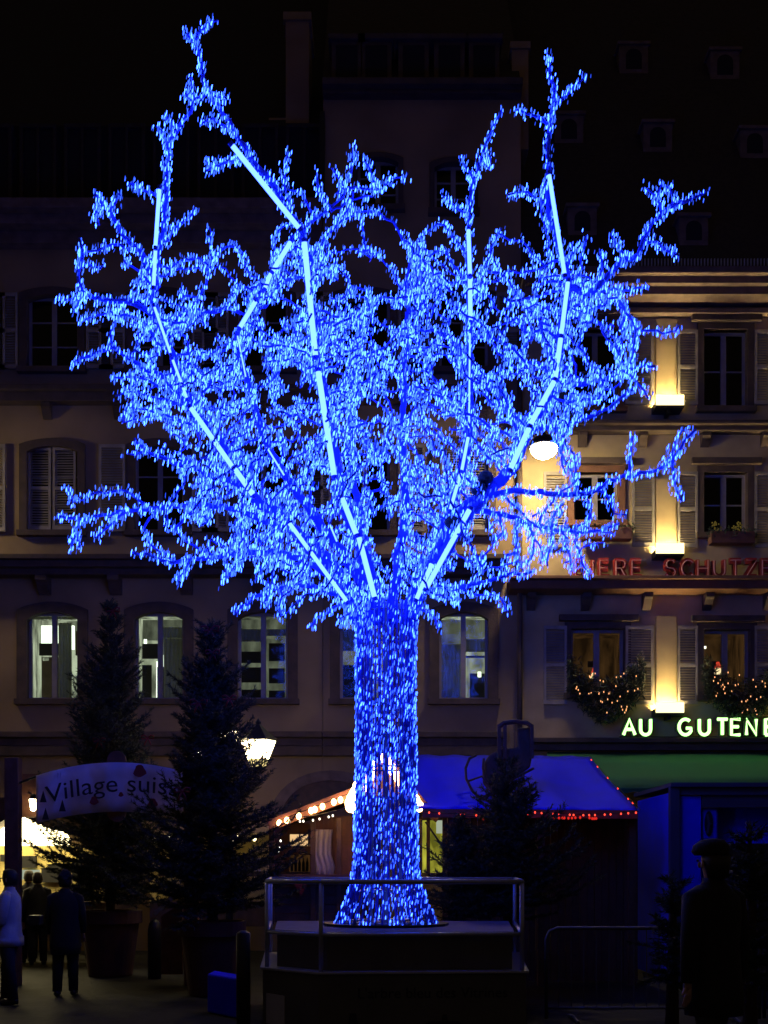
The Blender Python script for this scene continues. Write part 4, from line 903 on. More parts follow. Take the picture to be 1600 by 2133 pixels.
# ---- street lamp with three lanterns behind the nearer fir
YLp = 18.0
sl = thing('street_lamp', 'cast iron street lamp with glowing tapered lanterns behind the nearer potted fir', 'street lamp', (X(478, YLp), YLp, 0))
b = MB(); x0 = X(478, YLp); b.lathe((x0, YLp, 0), [(.16, 0), (.16, .3), (.09, .5), (.06, 1.0), (.045, Z(1580, YLp))], 12)
for q in (414, 538): b.tube([(x0, YLp, Z(1640, YLp)), (X((478 + q) / 2, YLp), YLp, Z(1625, YLp)), (X(q, YLp), YLp, Z(1602, YLp))], .02, 6)
b.build('lamp_post', M['iron'], sl, smooth=True)
for q, zb in ((538, 1597), (414, 1600), (478, 1558)):
    c = Vector((X(q, YLp), YLp, Z(zb, YLp))); k = 1 if q == 538 else .62
    MB().lathe(c, [(.13 * k, .0), (.178 * k, .125 * k)], 6).build('lower_glass', E['lantern_y'], sl); MB().lathe(c, [(.179 * k, .127 * k), (.29 * k, .42 * k)], 6).build('lantern_glass', E['lantern'], sl)
    b = MB(); b.lathe(c, [(.32 * k, .425 * k), (.30 * k, .46 * k), (.10 * k, .64 * k), (.04 * k, .70 * k), (.05 * k, .74 * k), (.005, .80 * k)], 6)
    for j in range(6):
        a = math.pi / 3 * j; b.beam((c.x + .135 * k * math.cos(a), c.y + .135 * k * math.sin(a), c.z), (c.x + .30 * k * math.cos(a), c.y + .30 * k * math.sin(a), c.z + .42 * k), .018)
    b.lathe(c, [(.05, -.05), (.15 * k, -.012)], 6); b.build('lantern_frame', M['iron'], sl)

# ---- wooden chalet behind the trunk
YC = 16.2
ct = thing('market_chalet', 'wooden market chalet with a bulb-lined gable directly behind the blue trunk', 'market stall', (X(750, YC), YC, 0), 'market stalls on the square')
def cpt(px, py, Y=YC): return P(px, py, Y)
for (a, b_) in (((560, 1716), (806, 1622)), ((806, 1622), (915, 1700))):
    p, q = cpt(*a, YC - .3), cpt(*b_, YC - .3); d = Vector((0, 2.6, 0)); n = Vector((0, 0, .06))
    MB().add([p, q, q + d, p + d, p + n, q + n, q + d + n, p + d + n], [(0, 1, 2, 3), (7, 6, 5, 4), (0, 4, 5, 1), (1, 5, 6, 2), (2, 6, 7, 3), (3, 7, 4, 0)]).build('roof_slope', M['wood'], ct)
    MB().beam(p + Vector((0, -.03, -.03)), q + Vector((0, -.03, -.03)), .05, .16).build('barge_board', M['woodr'], ct)
for (a, b_) in (((738, 1662), (804, 1572)), ((804, 1572), (878, 1672))):
    MB().beam(cpt(*a, YC - .5), cpt(*b_, YC - .5), .06, .11).build('gablet_rafter', M['woodr'], ct)
MB().prism([(cpt(742, 1660).x, cpt(742, 1660).z), (cpt(804, 1578).x, cpt(804, 1578).z), (cpt(874, 1668).x, cpt(874, 1668).z)], YC - .45, YC - .4).build('gablet_board', M['wood'], ct)
for i in range(9): hexa(MB(), 655 + i * 9.8, 664 + i * 9.8, 1700, 1905, YC + .35 + (i % 2) * .006, YC + .38).build('plank', M['woodr'], ct)
for i in range(5): hexa(MB(), 925 + i * 9, 933 + i * 9, 1690, 1905, YC + .1 + (i % 2) * .006, YC + .14).build('plank', M['woodr'], ct)
for q in (566, 652, 706, 872, 927): hexa(MB(), q - 5, q + 5, 1705, 1925, YC - .1, YC - .02).build('post', M['wood'], ct)
for i in range(5): hexa(MB(), 562, 742, 1828 + i * 19, 1845 + i * 19, YC - .05 + .004 * (i % 2), YC - .01).build('counter_board', M['wood'], ct)
hexa(MB(), 556, 746, 1822, 1828, YC - .2, YC + .3).build('counter_top', M['woodr'], ct)
hexa(MB(), 560, 660, 1715, 1905, YC + 1.5, YC + 1.55).build('back_wall', M['woodr'], ct)
hexa(MB(), 604, 641, 1738, 1762, YC + 1.0, YC + 1.05).build('lit_shelf_back', E['amber2'], ct)
hexa(MB(), 603, 645, 1781, 1818, YC + 1.0, YC + 1.05).build('lit_shelf_back', E['amber'], ct)
hexa(MB(), 596, 652, 1816, 1822, YC + .6, YC + 1.0).build('shelf', M['wood'], ct)
for i in range(5):
    c = P(608 + i * 8, 1815, YC + .8); MB().lathe(c, [(.022, 0), (.022, .13), (.009, .17), (.009, .21)], 8).build('bottle', M['dark'], ct, smooth=True)
b = MB(); g_ = [[tuple(P(650 + j * 2.4 + (6 if i == 3 else 0) - 3 * math.sin(i), 1728 + i * 26, YC + .12 + .03 * math.sin(j * 1.4 + i * .2))) for j in range(19)] for i in range(5)]
b.sheet(g_, .004).build('gathered_sheet', M['sheet'], ct, smooth=True)
b = MB(); b.prism([(P(x, y, YC - .25).x, P(x, y, YC - .25).z) for x, y in ((605, 1828), (642, 1828), (636, 1850), (628, 1866), (618, 1850))], YC - .25, YC - .235); b.build('red_cloth', M['red'], ct)
for a, b_ in ((880, 891), (896, 925)):
    hexa(MB(), a, b_, 1709, 1818, YC + .2, YC + .22).build('lit_glass', E['yel'], ct)
hexa(MB(), 909, 924, 1709, 1736, YC + .17, YC + .19).build('lit_notice', E['yel2'], ct)
hexa(MB(), 889, 896, 1705, 1822, YC + .1, YC + .24).build('mullion', M['wood'], ct); hexa(MB(), 876, 930, 1700, 1708, YC + .08, YC + .24).build('lintel', M['wood'], ct)
cb = P(892, 1690, YC - .3); MB().beam(P(886, 1712, YC - .2), P(930, 1775, YC - .2), .025).build('awning_strut', M['iron'], ct)

def string(label, cat, group, runs, bulb_m, r, name='light_string', cable=True, drop=.0):
    t = thing(name, label, cat, runs[0][0], group); cb_ = MB()
    o0 = None
    for a, b_, n, dz in runs:
        a = Vector(a); b_ = Vector(b_); cb_.tube([a.lerp(b_, i / 8) - Vector((0, 0, dz * math.sin(math.pi * i / 8))) for i in range(9)], .006, 4)
        for i in range(n):
            u = (i + .5) / n + R.gauss(0, .22) / n; p = a.lerp(b_, u) - Vector((0, 0, dz * math.sin(math.pi * u) + drop + r + R.uniform(0, .3) * r))
            if o0 is None:
                mb = MB(); mb.ball((0, 0, 0), r, 8, 6, 1.35); o0 = mb.build('bulb', bulb_m, None, smooth=True); o = o0
            else: o = bpy.data.objects.new('bulb', o0.data); COL.objects.link(o)
            o.parent = t; o.location = p - ORG[t]
    cb_.build('cable', M['iron'], t); return t
yb_ = YC - .42
string('string of round warm bulbs along the left roof slope of the chalet', 'string lights', None, [(P(574, 1712, yb_), P(735, 1650, yb_), 9, .0)], E['warm'], .036)
string('dense cluster of warm bulbs round the steep gablet behind the trunk', 'string lights', None, [(P(726, 1664, yb_ - .1), P(744, 1628, yb_ - .1), 6, 0), (P(764, 1632, yb_ - .1), P(777, 1580, yb_ - .1), 6, 0), (P(800, 1566, yb_ - .1), P(838, 1622, yb_ - .1), 9, 0), (P(865, 1655, yb_ - .1), P(876, 1674, yb_ - .1), 3, 0), (P(724, 1668, yb_ - .1), P(744, 1672, yb_ - .1), 3, 0)], E['warm'], .062)
string('tiny yellow icicle lights under the left roof slope of the chalet', 'string lights', None, [(P(600, 1702, yb_), P(700, 1688, yb_), 7, .03), (P(585, 1740, yb_), P(578, 1772, yb_), 3, 0)], E['spot'], .014, drop=.05)

# ---- blue tarpaulin stall
tp = thing('tarpaulin_stall', 'dark market stall under a wide sloping blue tarpaulin roof right of the trunk', 'market stall', (X(1100, 16), 16, 0), 'market stalls on the square')
ya, yb2 = 15.4, 18.2
A0, A1, B1, B0 = P(830, 1686, ya), P(1330, 1690, ya), P(1230, 1577, yb2), P(840, 1574, yb2)
g_ = []
for i in range(15):
    t = i / 14; r0 = A0.lerp(B0, t); r1 = A1.lerp(B1, t); row_ = []
    for j in range(31):
        u = j / 30; p = r0.lerp(r1, u); s_ = math.sin(math.pi * t) * .09 * (1 + .6 * math.sin(u * 17)) + .012 * math.sin(u * 41 + t * 6) ; row_.append(tuple(p - Vector((0, 0, s_))))
    g_.append(row_)
MB().sheet(g_, .012).build('tarpaulin', M['tarp'], tp, smooth=True)
bk = P(1230, 1577, yb2); bk2 = P(840, 1574, yb2)
MB().add([bk2, bk, bk + Vector((.2, 2.2, -1)), bk2 + Vector((0, 2.2, -1))], [(0, 1, 2, 3)]).build('rear_tarpaulin', M['tarp'], tp)
for i in range(26):
    q = 935 + i * 15.2
    MB().box(X(q, 15.9), X(q + 14, 15.9), 15.9 + (i % 2) * .01, 15.95, .02, Z(1698, 15.9)).build('plank', M['wood'], tp)
for q in (940, 1128, 1318): MB().box(X(q, 15.5) - .05, X(q, 15.5) + .05, 15.5, 15.6, 0, Z(1697, 15.5)).build('post', M['wood'], tp)
MB().beam(P(880, 1694, 15.42), P(1328, 1697, 15.42), .06, .12).build('eaves_board', M['woodr'], tp)
rs = string('string of red bulbs drooping under the eaves and corner of the blue tarpaulin', 'string lights', None, [(P(885, 1690, 15.3), P(1110, 1694, 15.3), 9, .03), (P(1110, 1690, 15.3), P(1330, 1690, 15.3), 14, .04), (P(1334, 1686, 15.3), P(1226, 1574, 18.0), 6, .02)], E['redb'], .012)
string('faint red icicle lights below the blue tarpaulin eaves', 'string lights', None, [(P(1145, 1700, 15.25), P(1210, 1700, 15.25), 9, .01), (P(1225, 1700, 15.25), P(1245, 1702, 15.25), 4, .01), (P(960, 1700, 15.25), P(1090, 1702, 15.25), 4, .01)], E['redd'], .016)
# carved sledge on the tarpaulin
YS = 15.9
sg = thing('rooftop_sledge', 'dark wooden sledge chair with curled runners sitting on the blue tarpaulin', 'sledge', P(1060, 1640, YS))
b = MB()
for q in (1040, 1052, 1108): b.beam(P(q, 1580, YS), P(q, 1510, YS), .05)
b.tube([P(1038, 1515, YS), P(1050, 1506, YS), P(1075, 1503, YS), P(1098, 1506, YS), P(1109, 1514, YS)], .035, 8)
b.build('back_frame', M['wood'], sg)
b = MB(); b.prism([(P(x, y, YS).x, P(x, y, YS).z) for x, y in ((1078, 1516), (1106, 1512), (1110, 1575), (1106, 1598), (1070, 1622), (1030, 1648), (1012, 1628), (1010, 1588), (1022, 1570), (1048, 1558), (1080, 1556))], YS + .05, YS + .5); b.build('seat_body', M['wood'], sg, bevel=.03)
for dy in (0, .5):
    b = MB(); b.tube([P(x, y, YS + dy) for x, y in ((992, 1573), (978, 1580), (970, 1600), (971, 1622), (984, 1648), (1000, 1664), (1022, 1652), (1060, 1628), (1112, 1600))], .022, 6)
    b.build('runner', M['wood'], sg, smooth=True)
    b = MB(); b.tube([P(x, y, YS + dy) for x, y in ((973, 1628), (1004, 1617), (1018, 1636), (1026, 1650), (1012, 1664), (1000, 1664))], .018, 6); b.tube([P(x, y, YS + dy) for x, y in ((1008, 1580), (1006, 1600), (1010, 1618), (1022, 1640))], .02, 6); b.build('strut', M['wood'], sg, smooth=True)

# ---- green awning, tan tent, white cabin
aw = thing('shop_awning', 'wide green canvas awning glowing dimly under the neon letters', 'awning', (X(1400, 20.5), 20.5, Z(1640, 20.5)))
g_ = [[tuple(P(px, 1566 + t * 76, 21.85 - 1.7 * t)) for px in [1140 + 28 * k for k in range(28)]] for t in (0, .33, .66, 1)]
MB().sheet(g_, .01).build('awning_canvas', M['canvas_g'], aw, smooth=True)
g_ = [[tuple(P(1140 + 7 * k, 1643 + 8 * t + 2.5 * t * math.sin(k * .9), 20.14)) for k in range(112)] for t in (0, 1)]
MB().sheet(g_, .006).build('valance', M['canvas_g'], aw)
for q in (1150, 1400, 1660): MB().beam(P(q, 1645, 20.16), P(q, 1690, 21.9), .03).build('folding_arm', M['iron'], aw)
tn = thing('market_tent', 'low tan canvas tent roof above the blue-lit cabin at the right edge', 'tent', (X(1520, 17.8), 17.8, 0))
b = MB(); g_ = [[tuple(P(1385 + k * 14, (1668 - 1.9 * k * (1 - t) + t * 8), 17.8 + 1.2 * (1 - t))) for k in range(22)] for t in (0, .5, 1)]
b.sheet(g_, .01).build('canvas_roof', M['canvas_t'], tn)
for q in (1400, 1640): MB().box(X(q, 17.8) - .03, X(q, 17.8) + .03, 17.8, 17.86, 0, Z(1670, 17.8)).build('tent_pole', M['steel'], tn)
M['cabin_d'] = mat('dark_cabin_trim', (.05, .05, .10), .7, var=.1)
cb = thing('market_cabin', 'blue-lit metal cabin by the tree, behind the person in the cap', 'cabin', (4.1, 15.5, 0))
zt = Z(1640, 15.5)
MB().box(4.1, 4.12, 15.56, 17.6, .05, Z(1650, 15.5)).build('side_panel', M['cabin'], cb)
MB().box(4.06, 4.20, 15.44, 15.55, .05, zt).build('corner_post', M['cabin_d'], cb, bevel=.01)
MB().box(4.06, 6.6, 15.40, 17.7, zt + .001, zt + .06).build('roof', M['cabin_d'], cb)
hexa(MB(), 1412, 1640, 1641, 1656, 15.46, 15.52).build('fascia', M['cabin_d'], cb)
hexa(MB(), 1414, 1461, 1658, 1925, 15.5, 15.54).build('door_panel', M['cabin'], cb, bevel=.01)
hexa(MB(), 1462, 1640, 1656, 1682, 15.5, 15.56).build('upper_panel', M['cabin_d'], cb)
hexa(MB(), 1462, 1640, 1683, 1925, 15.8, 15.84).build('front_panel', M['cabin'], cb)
fa = thing('cooling_unit', 'pale cooling unit with a dark oval fan grille mounted on the blue-lit cabin', 'cooling unit', P(1480, 1745, 15.7))
hexa(MB(), 1463, 1496, 1684, 1750, 15.55, 15.79).build('casing', M['cabin'], fa, bevel=.03)
c = P(1477, 1716, 15.535); n = 24
MB().prism([(c.x + .06 * math.cos(2 * math.pi * k / n), c.z + .18 * math.sin(2 * math.pi * k / n)) for k in range(n)], 15.535, 15.548).build('grille_plate', M['dark'], fa)
for k in range(3):
    a = k * 2.094; b = MB(); b.beam((c.x, 15.53, c.z), (c.x + .05 * math.cos(a), 15.53, c.z + .16 * math.sin(a)), .03, .006); b.build('fan_blade', M['cabin_d'], fa)
MB().box(X(1490, 14.9), X(1665, 14.9), 14.9, 15.3, 0, Z(1757, 14.9)).build('dark_crate', M['iron'], loc=(X(1570, 14.9), 15, 0), label='big dark storage crate standing before the blue-lit cabin at the right edge', cat='crate', bevel=.02)

# ---- crowd barriers at the lower right
def barrier(x0, x1, Y, label):
    t = thing('crowd_barrier', label, 'barrier', (x0, Y, 0), 'metal crowd barriers')
    zt, zb = 1.02, .14; r = .12
    b = MB(); b.tube([(x0, Y, 0.02), (x0, Y, zt - r), (x0 + r * .3, Y, zt - r * .3), (x0 + r, Y, zt), (x1 - r, Y, zt), (x1 - r * .3, Y, zt - r * .3), (x1, Y, zt - r), (x1, Y, .02)], .02, 8); b.tube([(x0, Y, zb), (x1, Y, zb)], .016, 6); b.build('outer_frame', M['steel2'], t, smooth=True)
    n = 17; o0 = None
    for i in range(1, n):
        x = x0 + (x1 - x0) * i / n
        if o0 is None: o0 = MB().tube([(0, 0, zb), (0, 0, zt)], .007, 6).build('bar', M['steel2'], None); o = o0
        else: o = bpy.data.objects.new('bar', o0.data); COL.objects.link(o)
        o.parent = t; o.location = Vector((x, Y, 0)) - ORG[t]
    for x in (x0 + .3, x1 - .3): MB().tube([(x, Y - .3, .02), (x, Y, .05), (x, Y + .3, .02)], .018, 6).build('foot', M['steel2'], t)
M['steel2'] = mat('dull_barrier_steel', (.12, .12, .13), .6, .5, var=.2)
barrier(X(1138, 12), X(1138, 12) + 2.35, 12.0, 'dull metal crowd barrier right of the tree platform')
barrier(X(1138, 12) + 2.42, X(1138, 12) + 4.7, 12.05, 'dull metal crowd barrier at the right edge beside the first one')

# ---- small street things at the lower left
MB().lathe((X(322, 16.5), 16.5, 0), [(.10, 0), (.105, .72), (.085, .84), (.03, .9)], 14).build('bollard', M['iron'], loc=(X(322, 16.5), 16.5, 0), label='dark iron bollard between the two potted firs', cat='bollard', smooth=True)
sbd = thing('sandwich_board', 'slanting board with a pale top edge between the two fir pots', 'sign', (X(350, 15.6), 15.6, 0))
b = MB(); p0, p1 = P(322, 1905, 15.6), P(368, 1862, 15.6); b.beam(p0, p1, .05, .06); b.build('top_rail', M['sheet'], sbd)
b = MB(); b.prism([(P(x, y, 15.65).x, max(.01, P(x, y, 15.65).z)) for x, y in ((336, 2030), (380, 2030), (380, 1880), (336, 1908))], 15.65, 15.7); b.build('board_panel', M['woodr'], sbd)
MB().slab([(X(432, 12.6), 12.6), (X(505, 12.0), 12.0), (X(512, 12.4), 12.4), (X(446, 13.0), 13.0)], .01, .46).build('counterweight_block', M['tarp'], loc=(X(470, 12.4), 12.4, 0), label='low concrete block left of the tree platform, blue tree light put into its colour', cat='block', bevel=.02)  # tarpaulin blue stands in for tree light falling on the concrete
MB().lathe((X(507, 11.4), 11.4, 0), [(.075, 0), (.075, 1.0), (.03, 1.03)], 12).build('litter_post', M['iron'], loc=(X(507, 11.4), 11.4, 0), label='dark post standing before the blue-lit block, left of the platform railing', cat='post', smooth=True)

# ================================================================ potted and cut fir trees
def fir(px, py_top, py_low, Y, half, label, seed, pot=None, dens=1.0, base_py=None, sparse_top=.22):
    rr = random.Random(seed); x0 = X(px, Y); zt = Z(py_top, Y); zl = Z(py_low, Y); hw = half * Y / F
    t = thing('potted_fir_tree' if pot else 'fir_tree', label, 'fir tree', (x0, Y, 0), 'christmas firs')
    zb = 0 if not pot else pot[1]
    MB().tube([(x0, Y, zb if pot else 0), (x0 + .01, Y, (zt + zl) / 2), (x0, Y, zt)], [.075, .045, .008], 8).build('trunk', M['bark'], t, smooth=True)
    tw = MB(); nd = MB(); H = zt - zl
    def spray(a, d, L, nn):
        """one needle-covered shoot"""
        for k in range(nn):
            u = k / nn; c = a + d * (L * u); s_ = Vector((rr.gauss(0, 1), rr.gauss(0, 1), rr.gauss(0, 1)))
            s_ = (s_ - d * s_.dot(d)).normalized(); tip = c + s_ * .042 + d * .036; w = d.cross(s_) * .0065
            nd.add([c - w, c + w, tip], [(0, 1, 2)])
    z = zl; k = 0
    while z < zt - .10:
        u = (z - zl) / H; L0 = hw * (1 - u) ** .78 + .05
        nb_ = int((9 if u < .75 else 5) * dens) + 1; a0 = rr.random() * 6.28
        for i in range(nb_):
            a = a0 + 2 * math.pi * i / nb_ + rr.gauss(0, .15); L = L0 * rr.uniform(.5, 1.2) * (1 + .28 * math.sin(2 * a + 2.6 * z + seed)) * (1 if rr.random() > .12 else .45)
            up = .02 + .95 * u ** 1.3 + rr.gauss(0, .17); dirn = Vector((math.cos(a), math.sin(a), up)).normalized(); st_ = Vector((x0, Y, z + rr.gauss(0, .07)))
            pts = []; p = st_.copy(); n = max(4, int(L / .09))
            for j in range(n + 1):
                pts.append(p.copy()); dirn = (dirn + Vector((0, 0, .035 + .03 * (j / n))) + Vector((rr.gauss(0, .05), rr.gauss(0, .05), rr.gauss(0, .04)))).normalized(); p = p + dirn * (L / n)
            tw.tube(pts, [.012 * (1 - .8 * j / n) for j in range(n + 1)], 4)
            for j in range(1, n + 1):
                v = j / n; dd = (pts[j] - pts[j - 1]).normalized()
                if v > .25: spray(pts[j - 1], dd, L / n, int(5 + 3 * dens))
                if v > .2:
                    for s_ in (-1, 1):
                        side = (dd.cross(Vector((0, 0, 1))) * s_ + dd * .8 + Vector((0, 0, rr.gauss(.05, .2)))).normalized()
                        ll = (.10 + .22 * (1 - v) * min(1, L)) * rr.uniform(.6, 1.2); tw.tube([pts[j], pts[j] + side * ll], [.004, .002], 3, cap=False); spray(pts[j], side, ll, int(ll * 95) + 3)
        z += (.078 if u < .8 else .15) / max(dens, .7) * rr.uniform(.8, 1.2); k += 1
    spray(Vector((x0, Y, zt - .25)), Vector((0, 0, 1)), .27, 26)
    tw.build('branches', M['bark'], t, kind='stuff'); nd.build('needles', M['needle'], t, kind='stuff')
    if pot:
        r, h = pot; b = MB(); b.lathe((x0, Y, 0), [(r * .70, .01), (r * .72, .04), (r * .93, h * .80), (r * .95, h * .805), (r * 1.04, h * .81), (r * 1.04, h), (r * .94, h), (r * .9, h * .93), (.01, h * .92)], 32); b.build('terracotta_pot', M['terra'], t, smooth=False)
    return t
fir(230, 1258, 1868, 16.9, 146, 'potted fir behind the Village suisse banner, the farther and left of the two', 21, pot=(.47, 1.02), dens=1.15)
fir(442, 1290, 1885, 14.4, 160, 'potted fir right of the banner in front of the street lanterns', 22, pot=(.43, .98), dens=1.2)
fir(1057, 1582, 1900, 14.3, 150, 'dark cut fir with a long thin tip before the blue tarpaulin stall', 23, dens=1.0)
fir(962, 1700, 1915, 13.9, 70, 'small bushy fir close behind the right side of the trunk', 24, dens=1.0)
fir(1562, 1715, 2040, 9.6, 95, 'dark young fir at the right edge beside the person in the cap', 25, dens=.7)
fir(1400, 1830, 2030, 11.0, 60, 'small dark fir left of the person in the cap', 26, dens=.7)

def bow(p, label, s=1.0, ang=0):
    b = MB(); c = Vector(p)
    for k in (-1, 1):
        b.tube([c, c + Vector((k * .05 * s, -.01, .04 * s)), c + Vector((k * .09 * s, -.015, .03 * s)), c + Vector((k * .085 * s, -.01, -.015 * s)), c], .012 * s, 5)
        b.tube([c, c + Vector((k * .03 * s, -.01, -.06 * s)), c + Vector((k * .05 * s, 0, -.11 * s))], [.012 * s, .011 * s, .006 * s], 5)
    b.ball(c, .018 * s, 8, 5); b.build('red_bow', M['red'], loc=p, label=label, cat='bow', group='red bows on the firs', smooth=True)
bow(P(235, 1272, 16.8), 'red bow near the tip of the farther fir', 1.2); bow(P(438, 1312, 14.3), 'red bow at the tip of the nearer fir', 1.3); bow(P(443, 1360, 14.25), 'red bow just below the tip of the nearer fir', 1.0)
bow(P(207, 1543, 16.2), 'red bow left on the farther fir above the banner', 1.0); bow(P(308, 1537, 16.2), 'red bow right on the farther fir above the banner', 1.0); bow(P(414, 1465, 13.9), 'red bow left of centre on the nearer fir', 1.2)
bow(P(478, 1455, 13.9), 'red bow right of centre on the nearer fir', 1.0); bow(P(380, 1648, 13.6), 'red bow beside the end of the banner', 1.1)
# ================================================================ people
def person(px, py_feet, label, H=1.68, Y=None, turn=0.0, coat='coat_b', hem=.62, arms=((.24, .02, .78), (-.24, .02, .78)), elbows=None, hat=None, stride=.06, trouser='trous', lean=0.0, hood=False, skirt=False):
    Y = Y or CH * F / (py_feet - HZ); t = thing('person', label, 'person', (X(px, Y), Y, 0)); k = H / 1.70
    ca, sa = math.cos(turn), math.sin(turn)
    def W3(x, y, z): return Vector(((x * ca - y * sa) * k, (x * sa + y * ca) * k + lean * z * .1, z * k)) # local to the thing
    def skin(name, verts, edges, m, sub=1):
        me = bpy.data.meshes.new(name); me.from_pydata([W3(*v[:3]) for v in verts], edges, []); me.materials.append(m)
        o = bpy.data.objects.new(name, me); COL.objects.link(o); o.parent = t; ORG[o] = ORG[t]
        md = o.modifiers.new('skin', 'SKIN'); md.use_smooth_shade = True; md.branch_smoothing = .4
        for i, v in enumerate(verts):
            sv = me.skin_vertices[0].data[i]; r = v[3] * k; sv.radius = (r, (v[4] if len(v) > 4 else v[3]) * k); sv.use_root = (i == 0 or (len(v) > 5))
        s_ = o.modifiers.new('subsurf', 'SUBSURF'); s_.levels = sub; s_.render_levels = sub
        return o
    el = elbows or [((a[0] * .5 + (.20 if a[0] > 0 else -.20) * .55), a[1] * .4 - .02, (a[2] + 1.38) / 2) for a in arms]
    V = [(0, 0, .93, .12, .10), (0, 0, 1.12, .11, .09), (0, 0, 1.30, .13, .10), (0, .0, 1.43, .055), (0, .01, 1.49, .055), (0, .025, 1.575, .078, .092), (0, .02, 1.645, .07, .085), (0, .015, 1.69, .035)]
    Ed = [(i, i + 1) for i in range(7)]
    for s_, (hx, hy, hz), (ex, ey, ez) in ((1, arms[0], el[0]), (-1, arms[1], el[1])):
        b0 = len(V); V += [(s_ * .16, 0, 1.37, .055), (ex, ey, ez, .042), (hx, hy, hz, .028), (hx + (hx - ex) * .18, hy + (hy - ey) * .18, hz + (hz - ez) * .18, .030, .016)]
        Ed += [(2, b0), (b0, b0 + 1), (b0 + 1, b0 + 2), (b0 + 2, b0 + 3)]
        d = Vector((hx - ex, hy - ey, hz - ez)).normalized(); sd = d.cross(Vector((0, 1, 0)) if abs(d.y) < .8 else Vector((1, 0, 0))).normalized(); pal = Vector((hx, hy, hz)) + d * .07
        for fi, (off, ln) in enumerate(((-.024, .062), (-.008, .072), (.008, .066), (.022, .052))):
            q = pal + sd * off; c = len(V); V += [(*(q), .009), (*(q + d * ln * .55 + Vector((0, .008, 0))), .008), (*(q + d * ln + Vector((0, .022, 0))), .006)]; Ed += [(b0 + 3, c), (c, c + 1), (c + 1, c + 2)]
        q = Vector((hx, hy, hz)) + d * .03 + sd * -.03; c = len(V); V += [(*q, .011), (*(q + d * .035 - sd * .018), .009)]; Ed += [(b0 + 2, c), (c, c + 1)]
    for s_ in (1, -1):
        b0 = len(V); st_ = stride * s_
        V += [(s_ * .085, 0, .88, .085), (s_ * .095, st_ * .5 + .02, .49, .056), (s_ * .10, st_, .09, .038), (s_ * .11, st_ + .12, .035, .034)]; Ed += [(0, b0), (b0, b0 + 1), (b0 + 1, b0 + 2), (b0 + 2, b0 + 3)]
    skin('body', V, Ed, M['skin'], 1)
    # face details and ears
    f_ = MB(); 
    def add_ball(mb, c, r, **kw):
        c = W3(*c); mb.ball(c, r * k, 8, 6, **kw)
    nf = MB(); add_ball(nf, (0, .125, 1.565), .014, sz=1.5); add_ball(nf, (.083, .015, 1.57), .018, sz=1.6, sx=.5); add_ball(nf, (-.083, .015, 1.57), .018, sz=1.6, sx=.5); o = nf.build('nose_and_ears', M['skin'], None, smooth=True, kind='stuff'); o.parent = t; o.location = (0, 0, 0)
    ey_ = MB(); add_ball(ey_, (.032, .108, 1.592), .010); add_ball(ey_, (-.032, .108, 1.592), .010); o = ey_.build('eyes', M['dark'], None, smooth=True); o.parent = t; o.location = (0, 0, 0)
    def rings(name, prof, m, n=18, amp=0.0, cap=True):
        """ellipse rings (cx, cy, z, rx, ry)"""
        b = MB(); vs = []
        for q, (cx, cy, z, rx, ry) in enumerate(prof):
            for j in range(n):
                a = 2 * math.pi * j / n; f2 = 1 + amp * math.sin(5 * a + q) * (1 if z < .9 else .3); vs.append(W3(cx + rx * f2 * math.cos(a), cy + ry * f2 * math.sin(a), z))
        kk = len(prof); fs = [(i * n + j, (i + 1) * n + j, (i + 1) * n + (j + 1) % n, i * n + (j + 1) % n) for i in range(kk - 1) for j in range(n)]
        if cap: fs += [tuple(range(n)), tuple((kk - 1) * n + j for j in range(n))[::-1]]
        b.add(vs, fs); return b
    cb = rings('coat', [(0, 0, hem, .23 if skirt else .20, .17), (0, 0, hem + .12, .215, .165), (0, 0, .85, .205, .155), (0, 0, 1.05, .185, .135), (0, 0, 1.22, .205, .14), (0, 0, 1.35, .20, .125), (0, 0, 1.41, .13, .09), (0, 0, 1.455, .075, .07), (0, 0, 1.48, .07, .068)], None, amp=.035)
    for s_, (hx, hy, hz), (ex, ey, ez) in ((1, arms[0], el[0]), (-1, arms[1], el[1])):
        cb.tube([W3(s_ * .10, 0, 1.385), W3(s_ * .175, 0, 1.35), W3(ex, ey, ez), W3(hx - (hx - ex) * .06, hy - (hy - ey) * .06, hz - (hz - ez) * .06)], [.06 * k, .076 * k, .062 * k, .05 * k], 12)
    o = cb.build('coat', M[coat], None, smooth=True); o.parent = t; o.location = (0, 0, 0)
    for s_ in (1, -1):
        st_ = stride * s_; b = MB(); b.tube([W3(s_ * .085, 0, .9), W3(s_ * .095, st_ * .5 + .02, .49), W3(s_ * .10, st_, .07)], [.105 * k, .08 * k, .065 * k], 12); o = b.build('trouser_leg', M[trouser], None, smooth=True); o.parent = t; o.location = (0, 0, 0)
        b = MB(); b.tube([W3(s_ * .10, st_ - .06, .045), W3(s_ * .10, st_, .05), W3(s_ * .108, st_ + .10, .042), W3(s_ * .112, st_ + .19, .03)], [.035 * k, .047 * k, .045 * k, .024 * k], 10); o = b.build('shoe', M['shoe'], None, smooth=True); o.parent = t; o.location = (0, 0, 0)
    hb = MB(); n = 16
    hr = [(0, -.005, 1.50, .075, .075), (0, -.012, 1.56, .090, .098), (0, -.012, 1.63, .088, .10), (0, .0, 1.69, .066, .08), (0, .0, 1.712, .02, .03)]
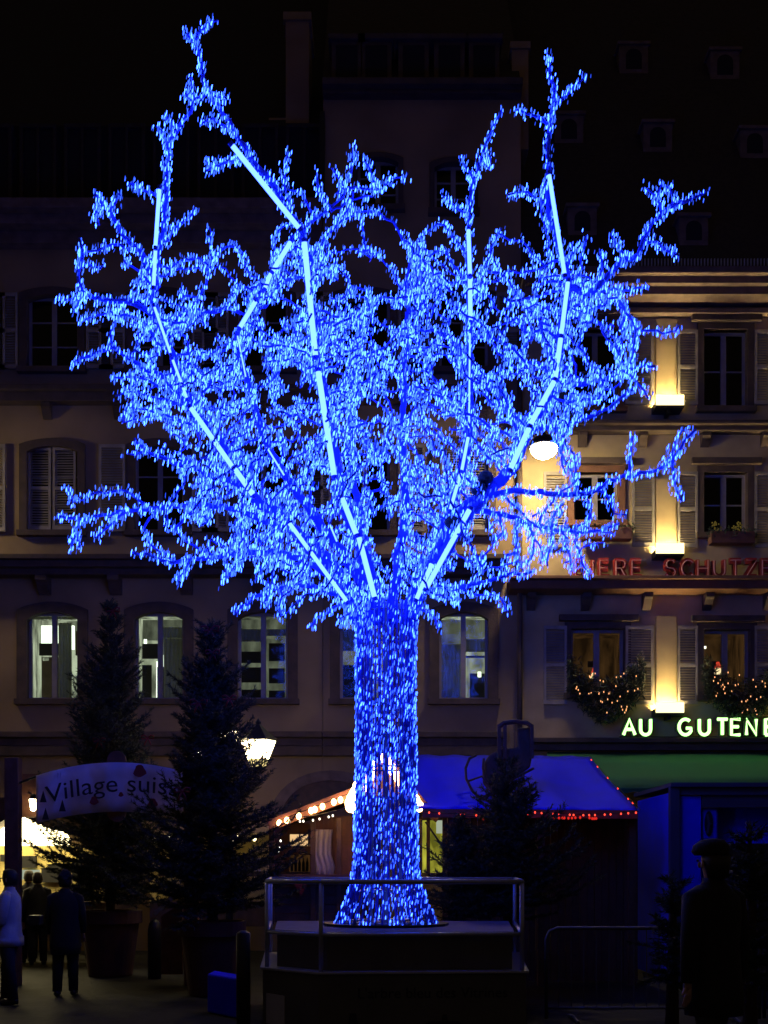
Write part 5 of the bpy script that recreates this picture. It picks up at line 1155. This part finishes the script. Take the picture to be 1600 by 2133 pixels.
    if hat == 'cap':
        hbm = rings('cap', [(0, .02, 1.625, .098, .12), (0, .03, 1.65, .108, .135), (0, .025, 1.69, .104, .125), (0, .01, 1.725, .07, .08), (0, .01, 1.735, .02, .02)], None); o = hbm.build('flat_cap', M['coat_b'], None, smooth=True); o.parent = t; o.location = (0, 0, 0)
        hr = [(0, -.035, 1.48, .07, .055), (0, -.03, 1.56, .086, .08), (0, -.02, 1.62, .09, .095)]
    elif hat == 'bonnet':
        hbm = rings('bonnet', [(0, -.0, 1.60, .098, .112), (0, -.0, 1.66, .094, .108), (0, .0, 1.72, .06, .07), (0, .0, 1.75, .02, .02)], None); o = hbm.build('knitted_hat', M['coat_b'], None, smooth=True); o.parent = t; o.location = (0, 0, 0)
    hbm = rings('hair', hr, None); o = hbm.build('hair', M['hair'], None, smooth=True); o.parent = t; o.location = (0, 0, 0)
    return t
person(136, 2075, 'person in a long black coat seen from behind before the farther fir pot', H=1.62, turn=math.pi * 0 + .1, hem=.58, arms=((.22, .10, .86), (-.22, .12, .84)), hat='bonnet', stride=.05)
person(20, 2092, 'person in a pale hip-length jacket at the left edge, jacket lit blue', H=1.66, turn=math.pi * .5, coat='coat_l', hem=.74, arms=((.17, .30, 1.06), (-.15, .26, .98)), elbows=[(.25, .02, 1.08), (-.24, .02, 1.06)], stride=.08)
person(78, 2010, 'smaller person in dark coat standing before the lit stall', H=1.60, turn=.2, hem=.72, hat=None, stride=.05)
person(60, 2005, 'person in dark clothes partly hidden by the smaller person before the lit stall', H=1.63, turn=.5, hem=.75, stride=.05)
person(168, 2000, 'person with dark coat half hidden behind the person in the long black coat', H=1.64, turn=-.3, hem=.70, stride=.1)
person(1487, 0, 'person wearing a flat cap and dark coat in the right foreground, walking away', H=1.86, Y=7.7, turn=.5, hem=.60, arms=((.26, .04, .80), (-.26, -.04, .80)), hat='cap', stride=.16)
# camera strap and bag
b = MB(); c = Vector((X(20, 13.43), 13.43, 0)); b.box(c.x + .26, c.x + .40, 13.33, 13.5, .98, 1.10); b.build('hand_camera', M['iron'], loc=(c.x + .3, 13.4, .98), label='small dark camera held by the person in the pale jacket', cat='camera', bevel=.01)
